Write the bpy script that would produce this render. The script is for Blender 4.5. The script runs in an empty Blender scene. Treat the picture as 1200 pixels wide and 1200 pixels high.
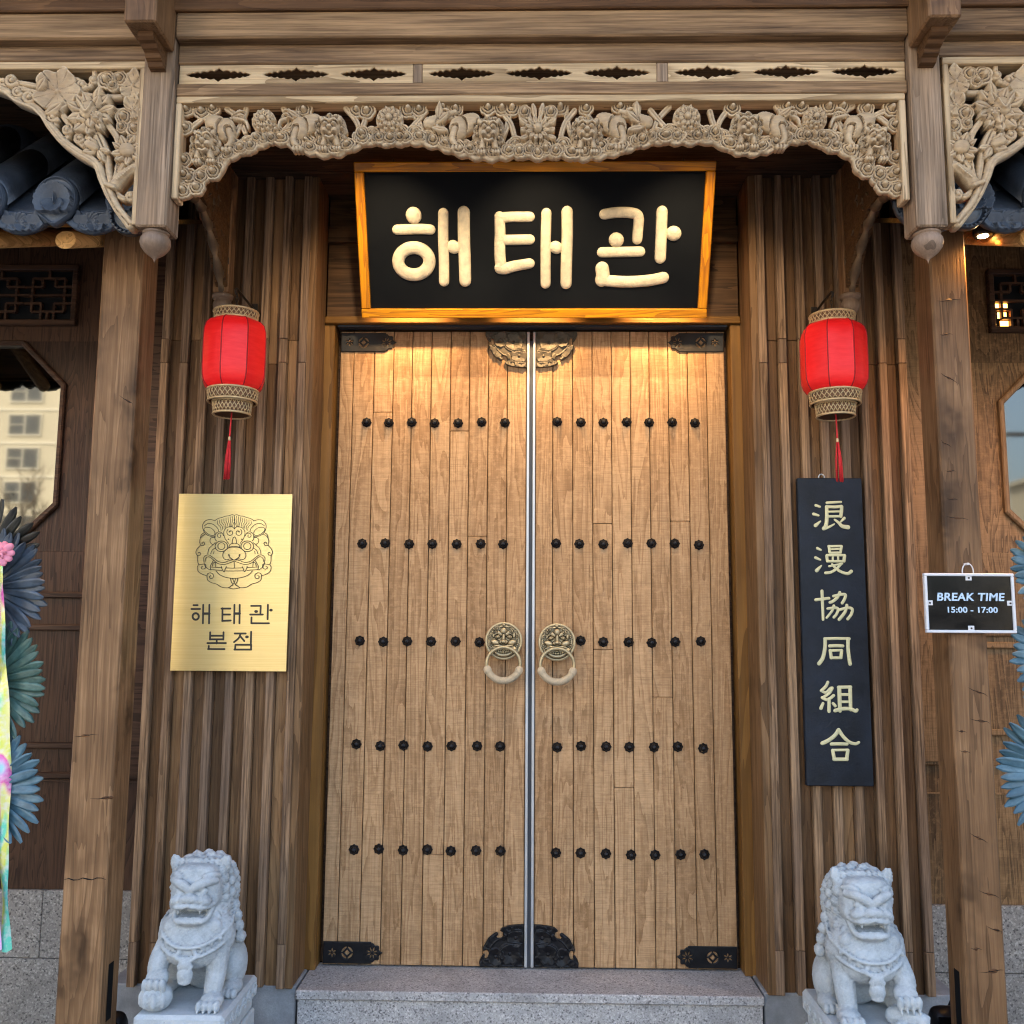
import bpy, bmesh, math, random
import numpy as np
from math import sin, cos, pi, radians, sqrt, atan2, tan
from mathutils import Vector, Matrix
S = bpy.context.scene
COL = S.collection
rnd = random.Random(7)

# ------------------------------------------------------------------ camera
CAM = (0.0, -4.28, 1.737)
YAW, PITCH, ROLL, FPX = -0.0202, 0.126, 0.0066, 1108.0
def cam_axes():
    cy, sy, cp, sp = cos(YAW), sin(YAW), cos(PITCH), sin(PITCH)
    F = Vector((sy*cp, cy*cp, sp)); R = Vector((cy, -sy, 0)); U = R.cross(F)
    cr, sr = cos(ROLL), sin(ROLL)
    return R*cr+U*sr, U*cr-R*sr, F
CR, CU, CF = cam_axes()
cd = bpy.data.cameras.new('camera'); cam = bpy.data.objects.new('camera', cd); COL.objects.link(cam)
cam.matrix_world = Matrix(((CR.x, CU.x, -CF.x, CAM[0]), (CR.y, CU.y, -CF.y, CAM[1]), (CR.z, CU.z, -CF.z, CAM[2]), (0, 0, 0, 1)))
cd.sensor_width = 36; cd.lens = FPX/1200*36; cd.clip_end = 2000; cd.clip_start = 0.05
S.camera = cam
def P(px, py, Y):
    """point of the plane y=Y seen at a photo pixel (used to measure the layout)"""
    d = CF + CR*((px-600)/FPX) + CU*((600-py)/FPX)
    t = (Y-CAM[1])/d.y
    return CAM[0]+d.x*t, CAM[2]+d.z*t
def PX(px, py, Y): return P(px, py, Y)[0]
def PZ(px, py, Y): return P(px, py, Y)[1]

# ------------------------------------------------------------------ world, sun, exposure
SUN_EL, SUN_AZ = 38.0, 200.0      # the sun stands behind the building, a little to the left
w = bpy.data.worlds.new('World'); S.world = w; w.use_nodes = True
nt = w.node_tree; bg = nt.nodes['Background']
sky = nt.nodes.new('ShaderNodeTexSky'); sky.sky_type = 'NISHITA'; sky.sun_disc = False
sdir = Vector((-0.30, 0.95, 0)).normalized()
sky.sun_elevation = radians(SUN_EL); sky.sun_rotation = atan2(sdir.x, sdir.y)
sky.air_density = 1.0; sky.dust_density = 6.0; sky.ozone_density = 0.2
nt.links.new(sky.outputs[0], bg.inputs[0]); bg.inputs[1].default_value = 0.15
sl = bpy.data.lights.new('sun', 'SUN'); sl.energy = 4.5; sl.angle = radians(0.5); sl.color = (1, .93, .82)
so = bpy.data.objects.new('sun', sl); COL.objects.link(so)
sv = Vector((sdir.x*cos(radians(SUN_EL)), sdir.y*cos(radians(SUN_EL)), sin(radians(SUN_EL))))
so.rotation_euler = sv.to_track_quat('Z', 'Y').to_euler(); so.location = (0, 5, 20)
vs = S.view_settings; vs.view_transform = 'Standard'; vs.look = 'None'; vs.gamma = 1; vs.use_curve_mapping = False
vs.exposure = 2.55

S.cycles.filter_width = 1.15 if hasattr(S, 'cycles') else 1

# ------------------------------------------------------------------ object helpers
ORG = {}
def thing(name, label, cat, loc=(0, 0, 0), group=None, rot=None):
    o = bpy.data.objects.new(name, None); COL.objects.link(o); o.location = loc
    o.empty_display_size = .1
    if rot is not None: o.rotation_euler = rot; ORG[o.name] = Vector((0, 0, 0))
    else: ORG[o.name] = Vector(loc)
    o['label'] = label; o['category'] = cat
    if group: o['group'] = group
    return o
def tag(o, label=None, cat=None, group=None, kind=None):
    for k, v in (('label', label), ('category', cat), ('group', group), ('kind', kind)):
        if v: o[k] = v
    return o
def link(name, me, c, mat=None, parent=None, rot=None):
    o = bpy.data.objects.new(name, me); COL.objects.link(o)
    if mat is not None and len(me.materials) == 0: me.materials.append(mat)
    c = Vector(c); ORG[o.name] = c
    if parent is not None:
        o.parent = parent; o.location = c-ORG[parent.name]
    else: o.location = c
    if rot is not None: o.rotation_euler = rot
    return o
def npmesh(name, V, F, smooth=False):
    """V (n,3) array, F list of faces or (m,4)/(m,3) int array"""
    me = bpy.data.meshes.new(name)
    if isinstance(F, np.ndarray):
        k = F.shape[1]; V = np.asarray(V, dtype=np.float32)
        me.vertices.add(len(V)); me.vertices.foreach_set('co', V.ravel())
        me.loops.add(F.size); me.loops.foreach_set('vertex_index', F.ravel().astype(np.int32))
        me.polygons.add(len(F)); me.polygons.foreach_set('loop_start', np.arange(len(F), dtype=np.int32)*k)
        me.update(calc_edges=True)
    else:
        me.from_pydata([tuple(v) for v in V], [], F)
    if smooth: me.polygons.foreach_set('use_smooth', [True]*len(me.polygons))
    me.update()
    return me
def mesh(name, V, F, mat, parent=None, smooth=False, center=None):
    V = np.asarray(V, dtype=float)
    c = (V.max(0)+V.min(0))/2 if center is None else np.array(center)
    return link(name, npmesh(name, V-c, F, smooth), c, mat, parent)
def vf_box(x0, x1, y0, y1, z0, z1, c=.003):
    """chamfered box as verts, faces"""
    c = min(c, (x1-x0)*.3, (y1-y0)*.3, (z1-z0)*.3)
    V = []; idx = {}
    L = ((x0, x1), (y0, y1), (z0, z1))
    for ax in range(3):
        for s in (0, 1):
            for a in (0, 1):
                for b in (0, 1):
                    p = [0, 0, 0]; o1, o2 = [i for i in range(3) if i != ax]
                    p[ax] = L[ax][s]
                    p[o1] = L[o1][a]+(c if a == 0 else -c); p[o2] = L[o2][b]+(c if b == 0 else -c)
                    sg = [0, 0, 0]; sg[ax] = s; sg[o1] = a; sg[o2] = b
                    idx[(ax, tuple(sg))] = len(V); V.append(p)
    F = []
    cen = np.array([(x0+x1)/2, (y0+y1)/2, (z0+z1)/2])
    def add(f):
        q = np.array([V[i] for i in f]); n = np.cross(q[1]-q[0], q[2]-q[0])
        if np.dot(n, q.mean(0)-cen) < 0: f = f[::-1]
        F.append(f)
    for ax in range(3):
        o1, o2 = [i for i in range(3) if i != ax]
        for s in (0, 1):
            f = []
            for a, b in ((0, 0), (1, 0), (1, 1), (0, 1)):
                sg = [0, 0, 0]; sg[ax] = s; sg[o1] = a; sg[o2] = b; f.append(idx[(ax, tuple(sg))])
            add(f)
    for ax in range(3):                    # edges along ax
        o1, o2 = [i for i in range(3) if i != ax]
        for a in (0, 1):
            for b in (0, 1):
                s0 = [0, 0, 0]; s0[o1] = a; s0[o2] = b; s1 = list(s0); s1[ax] = 1
                add([idx[(o1, tuple(s0))], idx[(o1, tuple(s1))], idx[(o2, tuple(s1))], idx[(o2, tuple(s0))]])
    for a in (0, 1):
        for b in (0, 1):
            for d in (0, 1): add([idx[(i, (a, b, d))] for i in range(3)])
    return V, F
def box(name, x0, x1, y0, y1, z0, z1, mat, parent=None, c=.003):
    x0, x1 = min(x0, x1), max(x0, x1); y0, y1 = min(y0, y1), max(y0, y1); z0, z1 = min(z0, z1), max(z0, z1)
    V, F = vf_box(x0, x1, y0, y1, z0, z1, c)
    return mesh(name, V, F, mat, parent)
class MB:
    def __init__(s): s.V = []; s.F = []
    def add(s, V, F):
        n = len(s.V); s.V += [tuple(v) for v in V]; s.F += [[i+n for i in f] for f in F]
    def box(s, *a, c=.002): s.add(*vf_box(*a, c=c))
    def build(s, name, mat, parent=None, smooth=False): return mesh(name, s.V, s.F, mat, parent, smooth)
def vf_lathe(prof, n=24, cx=0, cy=0):
    V = [(cx+r*cos(2*pi*k/n), cy+r*sin(2*pi*k/n), z) for r, z in prof for k in range(n)]
    F = [[i*n+k, i*n+(k+1) % n, (i+1)*n+(k+1) % n, (i+1)*n+k] for i in range(len(prof)-1) for k in range(n)]
    F.append([k for k in range(n)][::-1]); F.append([(len(prof)-1)*n+k for k in range(n)])
    return V, F
def catmull(pts, n=6, closed=False):
    p = [np.array(q, float) for q in pts]; out = []
    m = len(p); rng = range(m if closed else m-1)
    for i in rng:
        a, b, c, d = p[(i-1) % m] if closed or i > 0 else p[0], p[i], p[(i+1) % m], p[(i+2) % m] if closed or i+2 < m else p[-1]
        for k in range(n):
            t = k/n
            out.append(.5*((2*b)+(c-a)*t+(2*a-5*b+4*c-d)*t*t+(3*b-a-3*c+d)*t**3))
    if not closed: out.append(p[-1])
    return out
def vf_tube(pts, r, n=6, up=None, flat=1.0, caps=True, closed=False):
    """tube along 3-D points; r number or list; `flat` squashes the section along `up`"""
    P_ = [Vector(p) for p in pts]; m = len(P_)
    R = [r]*m if not hasattr(r, '__len__') else list(r)
    if caps and not closed:
        a = (P_[0]-P_[1]).normalized(); b = (P_[-1]-P_[-2]).normalized()
        A = [(P_[0]+a*R[0]*sin(t), R[0]*cos(t)) for t in (1.5, 1.2, .8, .4)]
        B = [(P_[-1]+b*R[-1]*sin(t), R[-1]*cos(t)) for t in (.4, .8, 1.2, 1.5)]
        P_ = [x[0] for x in A]+P_+[x[0] for x in B]; R = [x[1] for x in A]+R+[x[1] for x in B]; m = len(P_)
    V = []; prev = None
    for i in range(m):
        if closed: t = P_[(i+1) % m]-P_[i-1]
        else: t = P_[min(i+1, m-1)]-P_[max(i-1, 0)]
        t = t.normalized() if t.length > 1e-9 else Vector((0, 0, 1))
        if up is not None: u = Vector(up)
        else: u = prev if prev is not None else (Vector((0, 0, 1)) if abs(t.z) < .9 else Vector((1, 0, 0)))
        s = t.cross(u)
        if s.length < 1e-6: s = t.orthogonal()
        s.normalize(); u2 = s.cross(t).normalized(); prev = u2
        for k in range(n):
            a = 2*pi*k/n
            V.append(P_[i]+s*(cos(a)*R[i])+u2*(sin(a)*R[i]*flat))
    F = []
    for i in range(m if closed else m-1):
        j = (i+1) % m
        for k in range(n):
            F.append([i*n+k, i*n+(k+1) % n, j*n+(k+1) % n, j*n+k])
    if not closed: F.append([k for k in range(n)][::-1]); F.append([(m-1)*n+k for k in range(n)])
    return V, F
def copy_tree(o, parent=None):
    c = o.copy(); COL.objects.link(c); c.parent = parent
    for ch in list(o.children): copy_tree(ch, c)
    return c

# ------------------------------------------------------------------ materials
def newmat(name):
    m = bpy.data.materials.new(name); m.use_nodes = True
    return m, m.node_tree, m.node_tree.nodes['Principled BSDF']
class NB:
    """small node helper"""
    def __init__(s, nt): s.t = nt; s.n = nt.nodes; s.l = nt.links
    def node(s, t, **kw):
        n = s.n.new(t)
        for k, v in kw.items(): setattr(n, k, v)
        return n
    def put(s, sock, v):
        if hasattr(v, 'is_output'): s.l.new(v, sock)
        else: sock.default_value = v
    def math(s, op, a, b=None, c=None, clamp=False):
        n = s.node('ShaderNodeMath', operation=op, use_clamp=clamp); s.put(n.inputs[0], a)
        if b is not None: s.put(n.inputs[1], b)
        if c is not None: s.put(n.inputs[2], c)
        return n.outputs[0]
    def vec(s, op, a, b=None, sc=None):
        n = s.node('ShaderNodeVectorMath', operation=op); s.put(n.inputs[0], a)
        if b is not None: s.put(n.inputs[1], b)
        if sc is not None: s.put(n.inputs['Scale'], sc)
        return n.outputs[0]
    def noise(s, v, scale, detail=4, rough=.55, dist=0):
        n = s.node('ShaderNodeTexNoise'); s.put(n.inputs['Vector'], v); s.put(n.inputs['Scale'], scale)
        n.inputs['Detail'].default_value = detail; n.inputs['Roughness'].default_value = rough; n.inputs['Distortion'].default_value = dist
        return n.outputs[0]
    def vor(s, v, scale, out='Distance', feature='F1'):
        n = s.node('ShaderNodeTexVoronoi', feature=feature); s.put(n.inputs['Vector'], v); s.put(n.inputs['Scale'], scale)
        return n.outputs[out]
    def ramp(s, f, stops, interp='LINEAR'):
        n = s.node('ShaderNodeValToRGB'); s.put(n.inputs[0], f); n.color_ramp.interpolation = interp
        e = n.color_ramp.elements
        while len(e) < len(stops): e.new(.5)
        for el, (p, c) in zip(e, stops):
            el.position = p; el.color = c if len(c) == 4 else (*c, 1)
        return n.outputs[0]
    def mix(s, f, a, b, mode='MIX'):
        n = s.node('ShaderNodeMix', data_type='RGBA', blend_type=mode); s.put(n.inputs[0], f)
        s.put(n.inputs[6], a if hasattr(a, 'is_output') else (*a, 1) if len(a) == 3 else a)
        s.put(n.inputs[7], b if hasattr(b, 'is_output') else (*b, 1) if len(b) == 3 else b)
        return n.outputs[2]
    def range(s, v, a, b, c, d):
        n = s.node('ShaderNodeMapRange'); s.put(n.inputs[0], v)
        for i, x in enumerate((a, b, c, d)): n.inputs[i+1].default_value = x
        return n.outputs[0]
    def bump(s, h, strength, dist, prev=None):
        n = s.node('ShaderNodeBump'); s.put(n.inputs['Height'], h); n.inputs['Strength'].default_value = strength; n.inputs['Distance'].default_value = dist
        if prev is not None: s.l.new(prev, n.inputs['Normal'])
        return n.outputs[0]
    def coords(s, rand=37.):
        tc = s.node('ShaderNodeTexCoord'); oi = s.node('ShaderNodeObjectInfo')
        off = s.math('MULTIPLY', oi.outputs['Random'], rand)
        return s.vec('ADD', tc.outputs['Object'], off), oi.outputs['Random']

def wood(name, dark, light, axis='Z', rough=.55, ring=1.0, var=.35, knots=0, grey=None, fine=1.0, cross=0, bump=.5, coat=0, spec=.2, sat=1.12, dk=.7):
    """grained timber; axis = direction of the grain"""
    def rich(c, k=1.22, m=1.0):
        l = sum(c)/3; return tuple(max(.003, (l+(x-l)*k)*m) for x in c)
    dark = rich(dark, sat, dk); light = rich(light, sat, 1.08)
    if grey: grey = rich(grey, 1.3, .95)
    m, t, b = newmat(name); g = NB(t); v, rn = g.coords()
    def st(lo, hi):
        k = [hi, hi, hi]; k['XYZ'.index(axis)] = lo
        return g.vec('MULTIPLY', v, tuple(k))
    warp = g.noise(st(.8, 3), 1.6, 3)
    fig = g.noise(st(.35, 4.2), 2.2, 3, .5, .6)
    ringv = g.math('FRACT', g.math('MULTIPLY', fig, 9.0*ring))
    ringv = g.math('SUBTRACT', 1, g.math('POWER', ringv, 2.2))
    fib = g.noise(st(3.2, 130), 1, 4, .65)
    fib2 = g.noise(st(9, 330), 1, 2, .6)
    blotch = g.noise(v, 2.6, 3, .6)
    f = g.math('ADD', g.math('MULTIPLY', ringv, .42 if name not in ('post_pine', 'beam_wood', 'fascia_wood', 'recess_board', 'batten_wood', 'wide_board') else .22), g.math('MULTIPLY', fib, .75*fine))
    f = g.math('ADD', f, g.math('MULTIPLY', blotch, .55))
    f = g.math('ADD', f, g.math('MULTIPLY', fib2, .22*fine))
    f = g.math('ADD', f, g.math('MULTIPLY', g.math('SUBTRACT', rn, .5), var))
    f = g.range(f, *((.60, 1.30) if name not in ('batten_wood', 'recess_board', 'wide_board') else (.42, 1.42)), 0, 1)
    mid = tuple((a*b)**.5 for a, b in zip(dark, light))
    col = g.ramp(f, [(0, dark), (.5, mid), (1, light)])
    if grey:
        gm = g.range(g.noise(st(.7, 6), 1.7, 4), .42, .62, 0, .85)
        col = g.mix(gm, col, grey)
        col = g.mix(g.range(fib, .35, .62, .55, 0), col, tuple(x*.45 for x in dark))
    if cross:
        k = [9, 9, 9]; k['XYZ'.index(axis)] = 260
        cr = g.noise(g.vec('MULTIPLY', v, tuple(k)), 1, 3, .7)
        col = g.mix(g.range(cr, .44, .7, 0, cross), col, tuple(x*.55 for x in mid))
        pt = g.noise(v, 38, 3, .7)
        col = g.mix(g.range(pt, .5, .72, 0, .35), col, tuple(min(1, x*1.35) for x in light))
        st_ = g.noise(v, 7, 5, .7, 1.0)
        col = g.mix(g.range(st_, .55, .75, 0, .5), col, tuple(x*.5 for x in mid))
    if knots:
        k = [5.5, 5.5, 5.5]; k['XYZ'.index(axis)] = 2.1
        kv = g.vec('ADD', g.vec('MULTIPLY', v, tuple(k)), g.noise(v, 9, 2))
        kd = g.vor(kv, 1)
        col = g.mix(g.range(kd, .08, .30, knots, 0), col, tuple(x*.32 for x in dark))
        col = g.mix(g.range(kd, .28, .5, knots*.4, 0), col, tuple(x*.8 for x in dark))
    t.links.new(col, b.inputs['Base Color'])
    b.inputs['Roughness'].default_value = rough
    g.put(b.inputs['Roughness'], g.range(fib, .3, .7, rough+.12, rough-.08))
    b.inputs['Specular IOR Level'].default_value = spec
    if coat: b.inputs['Coat Weight'].default_value = coat; b.inputs['Coat Roughness'].default_value = .25
    hh = g.math('ADD', g.math('MULTIPLY', fib, .7), g.math('MULTIPLY', ringv, .25))
    hh = g.math('ADD', hh, g.math('MULTIPLY', warp, .8))
    t.links.new(g.bump(hh, bump, .004), b.inputs['Normal'])
    return m
def plain(name, col, rough=.5, metal=0, var=.15, scale=8, bump=.15, dist=.002, spec=.5, fine=0, coat=0, noise_bump=60):
    m, t, b = newmat(name); g = NB(t); v, rn = g.coords()
    n = g.noise(v, scale, 5, .6)
    c = g.mix(g.range(n, .3, .7, 0, 1), tuple(x*(1-var) for x in col), tuple(min(1, x*(1+var)) for x in col))
    if fine:
        n2 = g.noise(v, 170, 3, .7); c = g.mix(g.range(n2, .35, .65, 0, fine), c, tuple(x*.55 for x in col))
    t.links.new(c, b.inputs['Base Color'])
    b.inputs['Metallic'].default_value = metal; b.inputs['Specular IOR Level'].default_value = spec
    g.put(b.inputs['Roughness'], g.range(n, .3, .7, max(.02, rough-.08), min(1, rough+.08)))
    if coat: b.inputs['Coat Weight'].default_value = coat; b.inputs['Coat Roughness'].default_value = .12
    if bump: t.links.new(g.bump(g.noise(v, noise_bump, 4, .6), bump, dist), b.inputs['Normal'])
    return m
def granite(name, base, dark, light, sc=140, rough=.6, stain=.3):
    m, t, b = newmat(name); g = NB(t); v, rn = g.coords()
    a = g.noise(v, sc, 2, .5); c = g.vor(v, sc*1.2, 'Color'); 
    s = g.node('ShaderNodeSeparateColor'); t.links.new(c, s.inputs[0])
    f = g.math('ADD', g.math('MULTIPLY', a, .6), g.math('MULTIPLY', s.outputs[0], .4))
    col = g.ramp(f, [(.25, dark), (.42, base), (.58, base), (.75, light)])
    st = g.noise(v, 5, 5, .65)
    col = g.mix(g.range(st, .45, .7, 0, stain), col, tuple(x*.5 for x in base))
    t.links.new(col, b.inputs['Base Color']); b.inputs['Roughness'].default_value = rough
    t.links.new(g.bump(f, .25, .002), b.inputs['Normal'])
    return m
M = {}
M['door'] = wood('door_oak', (.24, .128, .056), (.46, .285, .148), 'Z', .5, 1.3, .22, cross=.5, bump=.35, sat=1.0, dk=.95)
M['batten'] = wood('batten_wood', (.07, .040, .022), (.37, .24, .145), 'Z', .6, .5, .35, grey=(.24, .17, .125), fine=1.5, bump=.9)
M['recess'] = wood('recess_board', (.080, .041, .019), (.35, .205, .10), 'Z', .55, 1.4, .5, bump=.7, sat=1.05)
M['wide'] = wood('wide_board', (.13, .075, .04), (.42, .28, .165), 'Z', .5, 1.7, .3, bump=.6)
M['post'] = wood('post_pine', (.15, .080, .040), (.48, .29, .16), 'Z', .5, .8, .2, knots=.9, fine=.8, bump=.6)
M['knot'] = wood('knot_wood', (.05, .022, .010), (.17, .085, .04), 'X', .5, 3, .2, bump=.6)
M['turned'] = wood('turned_wood', (.17, .115, .08), (.32, .22, .155), 'Z', .45, .3, .1, fine=.7, bump=.2, spec=.35)
M['post2'] = wood('fascia_wood', (.07, .034, .016), (.22, .12, .06), 'X', .5, .8, .2, bump=.6)
M['beam'] = wood('beam_wood', (.14, .082, .045), (.48, .315, .18), 'X', .6, .8, .2, grey=(.37, .25, .155), fine=.8, bump=.6)
M['hang'] = wood('hanging_post_wood', (.21, .14, .088), (.42, .295, .195), 'Z', .6, .6, .15, grey=(.34, .24, .165), fine=.8, sat=1.0, bump=.5)
M['pale'] = wood('pale_strip', (.30, .20, .11), (.55, .41, .255), 'X', .6, .8, .2, bump=.4)
M['palez'] = wood('pale_strip_upright', (.28, .19, .11), (.54, .405, .26), 'Z', .6, .8, .2, bump=.4)
M['ochre'] = wood('ochre_frame', (.20, .102, .036), (.31, .168, .062), 'Z', .35, .5, .1, fine=.6, bump=.15)
M['ochrex'] = wood('ochre_lintel', (.20, .10, .030), (.30, .16, .055), 'X', .35, .5, .1, fine=.6, bump=.15)
M['brown'] = wood('brown_jamb', (.13, .072, .035), (.25, .15, .08), 'Z', .5, .8, .1, fine=.8, bump=.3)
M['dark'] = wood('dark_board', (.028, .016, .009), (.085, .05, .03), 'X', .6, 1, .3, bump=.4)
M['dark2'] = wood('header_wood', (.05, .026, .012), (.14, .075, .035), 'X', .5, 1, .2, bump=.3)
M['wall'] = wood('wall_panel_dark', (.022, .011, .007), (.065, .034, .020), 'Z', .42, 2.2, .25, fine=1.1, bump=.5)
M['wallr'] = wood('wall_panel_skylit', (.085, .048, .022), (.28, .17, .088), 'Z', .42, 2.2, .4, cross=.35, bump=.5)  # right wall: sky reflection on the lacquer put into a lighter base colour
M['rail'] = wood('wall_rail', (.030, .015, .009), (.085, .046, .028), 'X', .4, 1, .2, bump=.4)
M['signf'] = wood('orange_frame', (.48, .17, .012), (.80, .34, .04), 'X', .3, 1.2, .1, bump=.25, coat=.5)
M['signfz'] = wood('orange_frame_upright', (.48, .17, .012), (.80, .34, .04), 'Z', .3, 1.2, .1, bump=.25, coat=.5)
M['black'] = plain('sign_black', (.004, .005, .006), .6, 0, .3, 5, .08, spec=.15)
M['gold'] = plain('cream_gold_letters', (.84, .71, .47), .5, .05, .18, 30, .8, .004, noise_bump=90)
M['navy'] = plain('ink_board', (.010, .014, .022), .55, 0, .5, 9, .4, .004, spec=.3)
M['cream'] = plain('cream_letters', (.66, .62, .36), .5, 0, .06, 30, .2, .001)
M['iron'] = plain('black_iron', (.012, .012, .014), .38, .6, .3, 20, .3, .002)
M['iron_lit'] = plain('iron_lamplit', (.075, .062, .042), .55, .3, .3, 20, .3, .002)  # top mounts: warm lamplight mixed into the colour of the iron
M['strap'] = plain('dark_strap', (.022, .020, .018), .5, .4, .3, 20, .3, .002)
M['alu'] = plain('aluminium_strip', (.50, .51, .52), .4, .6, .06, 10, .05)
M['gasket'] = plain('rubber_gasket', (.03, .035, .045), .5, 0, .2)
M['bronze'] = plain('antique_bronze', (.50, .40, .22), .36, .85, .25, 40, .4, .0015)
M['ring'] = plain('ring_bronze', (.42, .34, .20), .4, .6, .2, 40, .3, .0015)
M['bronzed'] = plain('dark_bronze', (.06, .045, .025), .5, .6, .25, 40, .4, .0015)
M['rope'] = plain('wound_rope', (.50, .40, .27), .8, 0, .15, 60, .8, .003, noise_bump=200)
M['chain'] = plain('dark_hook', (.05, .04, .03), .4, .8, .2)
M['white'] = plain('white_frame', (.68, .67, .68), .4, 0, .05)
M['ledge'] = plain('lead_text', (.52, .66, .80), .5, 0, .02, bump=0)
M['engrave'] = plain('engraved_black', (.022, .017, .010), .5, 0, .1, bump=0)
M['granite'] = granite('granite', (.40, .375, .355), (.11, .10, .10), (.62, .59, .56), 140, .6, .55)
M['granitew'] = granite('granite_wall', (.26, .235, .205), (.06, .052, .046), (.46, .42, .37), 110, .6, .5)
M['concrete'] = plain('grey_plinth', (.27, .275, .28), .7, 0, .4, 6, .5, .004, fine=.3)
M['stone'] = None
M['tile'] = plain('glazed_roof_tile', (.026, .032, .042), .36, 0, .5, 7, .5, .004, spec=.6)
M['tileend'] = plain('roof_tile_end', (.044, .057, .078), .5, 0, .3, 12, .6, .003, spec=.5)
M['carve'] = None
M['brassplate'] = None
M['pave'] = granite('paving', (.16, .15, .14), (.08, .08, .075), (.24, .23, .22), 60, .8, .2)
def stone():
    m, t, b = newmat('carved_pale_stone'); g = NB(t); v, rn = g.coords()
    n = g.noise(v, 14, 6, .7); n2 = g.noise(v, 160, 3, .7); n3 = g.noise(v, 45, 4, .7)
    c = g.mix(g.range(n, .32, .68, 0, 1), (.32, .35, .365), (.51, .545, .56))
    c = g.mix(g.range(g.noise(v, 5, 5, .7), .52, .72, 0, .5), c, (.33, .31, .27))
    c = g.mix(g.range(n2, .45, .7, 0, .45), c, (.56, .59, .60))
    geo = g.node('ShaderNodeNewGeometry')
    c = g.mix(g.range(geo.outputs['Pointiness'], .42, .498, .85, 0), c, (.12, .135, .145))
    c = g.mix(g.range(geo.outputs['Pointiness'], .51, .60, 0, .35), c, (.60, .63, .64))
    t.links.new(c, b.inputs['Base Color']); b.inputs['Roughness'].default_value = .8
    nn = g.bump(n3, .6, .004); t.links.new(g.bump(n2, .5, .002, nn), b.inputs['Normal'])
    return m
def carved():
    m, t, b = newmat('carved_wood'); g = NB(t); v, rn = g.coords()
    n = g.noise(v, 9, 5, .6); fib = g.noise(g.vec('MULTIPLY', v, (14, 60, 90)), 1, 4, .6)
    c = g.mix(g.range(n, .3, .7, 0, 1), (.36, .235, .118), (.60, .435, .25))
    c = g.mix(g.range(fib, .35, .65, .5, 0), c, (.23, .16, .10))
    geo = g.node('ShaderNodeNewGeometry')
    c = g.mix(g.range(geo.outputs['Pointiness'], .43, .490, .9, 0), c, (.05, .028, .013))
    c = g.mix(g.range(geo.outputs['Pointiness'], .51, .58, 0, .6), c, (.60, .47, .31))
    t.links.new(c, b.inputs['Base Color']); b.inputs['Roughness'].default_value = .6
    t.links.new(g.bump(g.noise(v, 120, 3, .6), .5, .002), b.inputs['Normal'])
    return m
def brass():
    m, t, b = newmat('brushed_brass'); g = NB(t); v, rn = g.coords()
    br = g.noise(g.vec('MULTIPLY', v, (3, 3, 500)), 1, 3, .6)
    c = g.mix(g.range(br, .3, .7, 0, 1), (.60, .45, .19), (.68, .54, .26))
    t.links.new(c, b.inputs['Base Color']); b.inputs['Metallic'].default_value = .9
    b.inputs['Roughness'].default_value = .34; b.inputs['Anisotropic'].default_value = .4
    t.links.new(g.bump(br, .05, .0005), b.inputs['Normal'])
    return m
def bronze():
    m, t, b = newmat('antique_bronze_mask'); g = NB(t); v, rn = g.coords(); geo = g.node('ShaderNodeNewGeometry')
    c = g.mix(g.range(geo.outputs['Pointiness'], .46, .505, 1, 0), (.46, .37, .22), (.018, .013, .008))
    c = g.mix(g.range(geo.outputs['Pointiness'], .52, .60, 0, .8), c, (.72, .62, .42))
    t.links.new(c, b.inputs['Base Color']); b.inputs['Metallic'].default_value = .55; b.inputs['Roughness'].default_value = .38
    t.links.new(g.bump(g.noise(v, 150, 3, .6), .3, .001), b.inputs['Normal'])
    return m
M['bronze'] = bronze()
M['stone'] = stone(); M['carve'] = carved(); M['brassplate'] = brass()
def emis(name, col, s):
    m, t, b = newmat(name); b.inputs['Emission Color'].default_value = (*col, 1); b.inputs['Emission Strength'].default_value = s
    b.inputs['Base Color'].default_value = (*col, 1)
    return m
M['lamp'] = emis('lamp_glow', (1, .72, .35), 12)
M['lampo'] = emis('lit_room', (1, .42, .08), 2.2)
def silk():
    m, t, b = newmat('red_silk'); g = NB(t); v, rn = g.coords()
    n = g.noise(g.vec('MULTIPLY', v, (6, 6, 30)), 3, 3, .6)
    t.links.new(g.mix(g.range(n, .3, .7, 0, 1), (.92, .008, .010), (1.0, .022, .022)), b.inputs['Base Color'])
    b.inputs['Roughness'].default_value = .38; b.inputs['Sheen Weight'].default_value = 0
    b.inputs['Transmission Weight'].default_value = 0
    b.inputs['Specular IOR Level'].default_value = .35
    return m
M['silk'] = silk()
M['seam'] = plain('red_seam', (.32, .003, .006), .6, 0, .1)
M['tassel'] = plain('red_thread', (.62, .02, .025), .7, 0, .2, 40)
M['brassgold'] = plain('gold_lattice', (.60, .43, .23), .38, .35, .2, 60, .2, .001)
def glass():
    m, t, b = newmat('mirror_glass')
    b.inputs['Base Color'].default_value = (.125, .125, .115, 1); b.inputs['Metallic'].default_value = 1; b.inputs['Roughness'].default_value = .03
    return m
M['glass'] = glass()
M['blackg'] = plain('black_glass', (.004, .004, .005), .12, 0, .1, bump=0, spec=.25)

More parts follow.
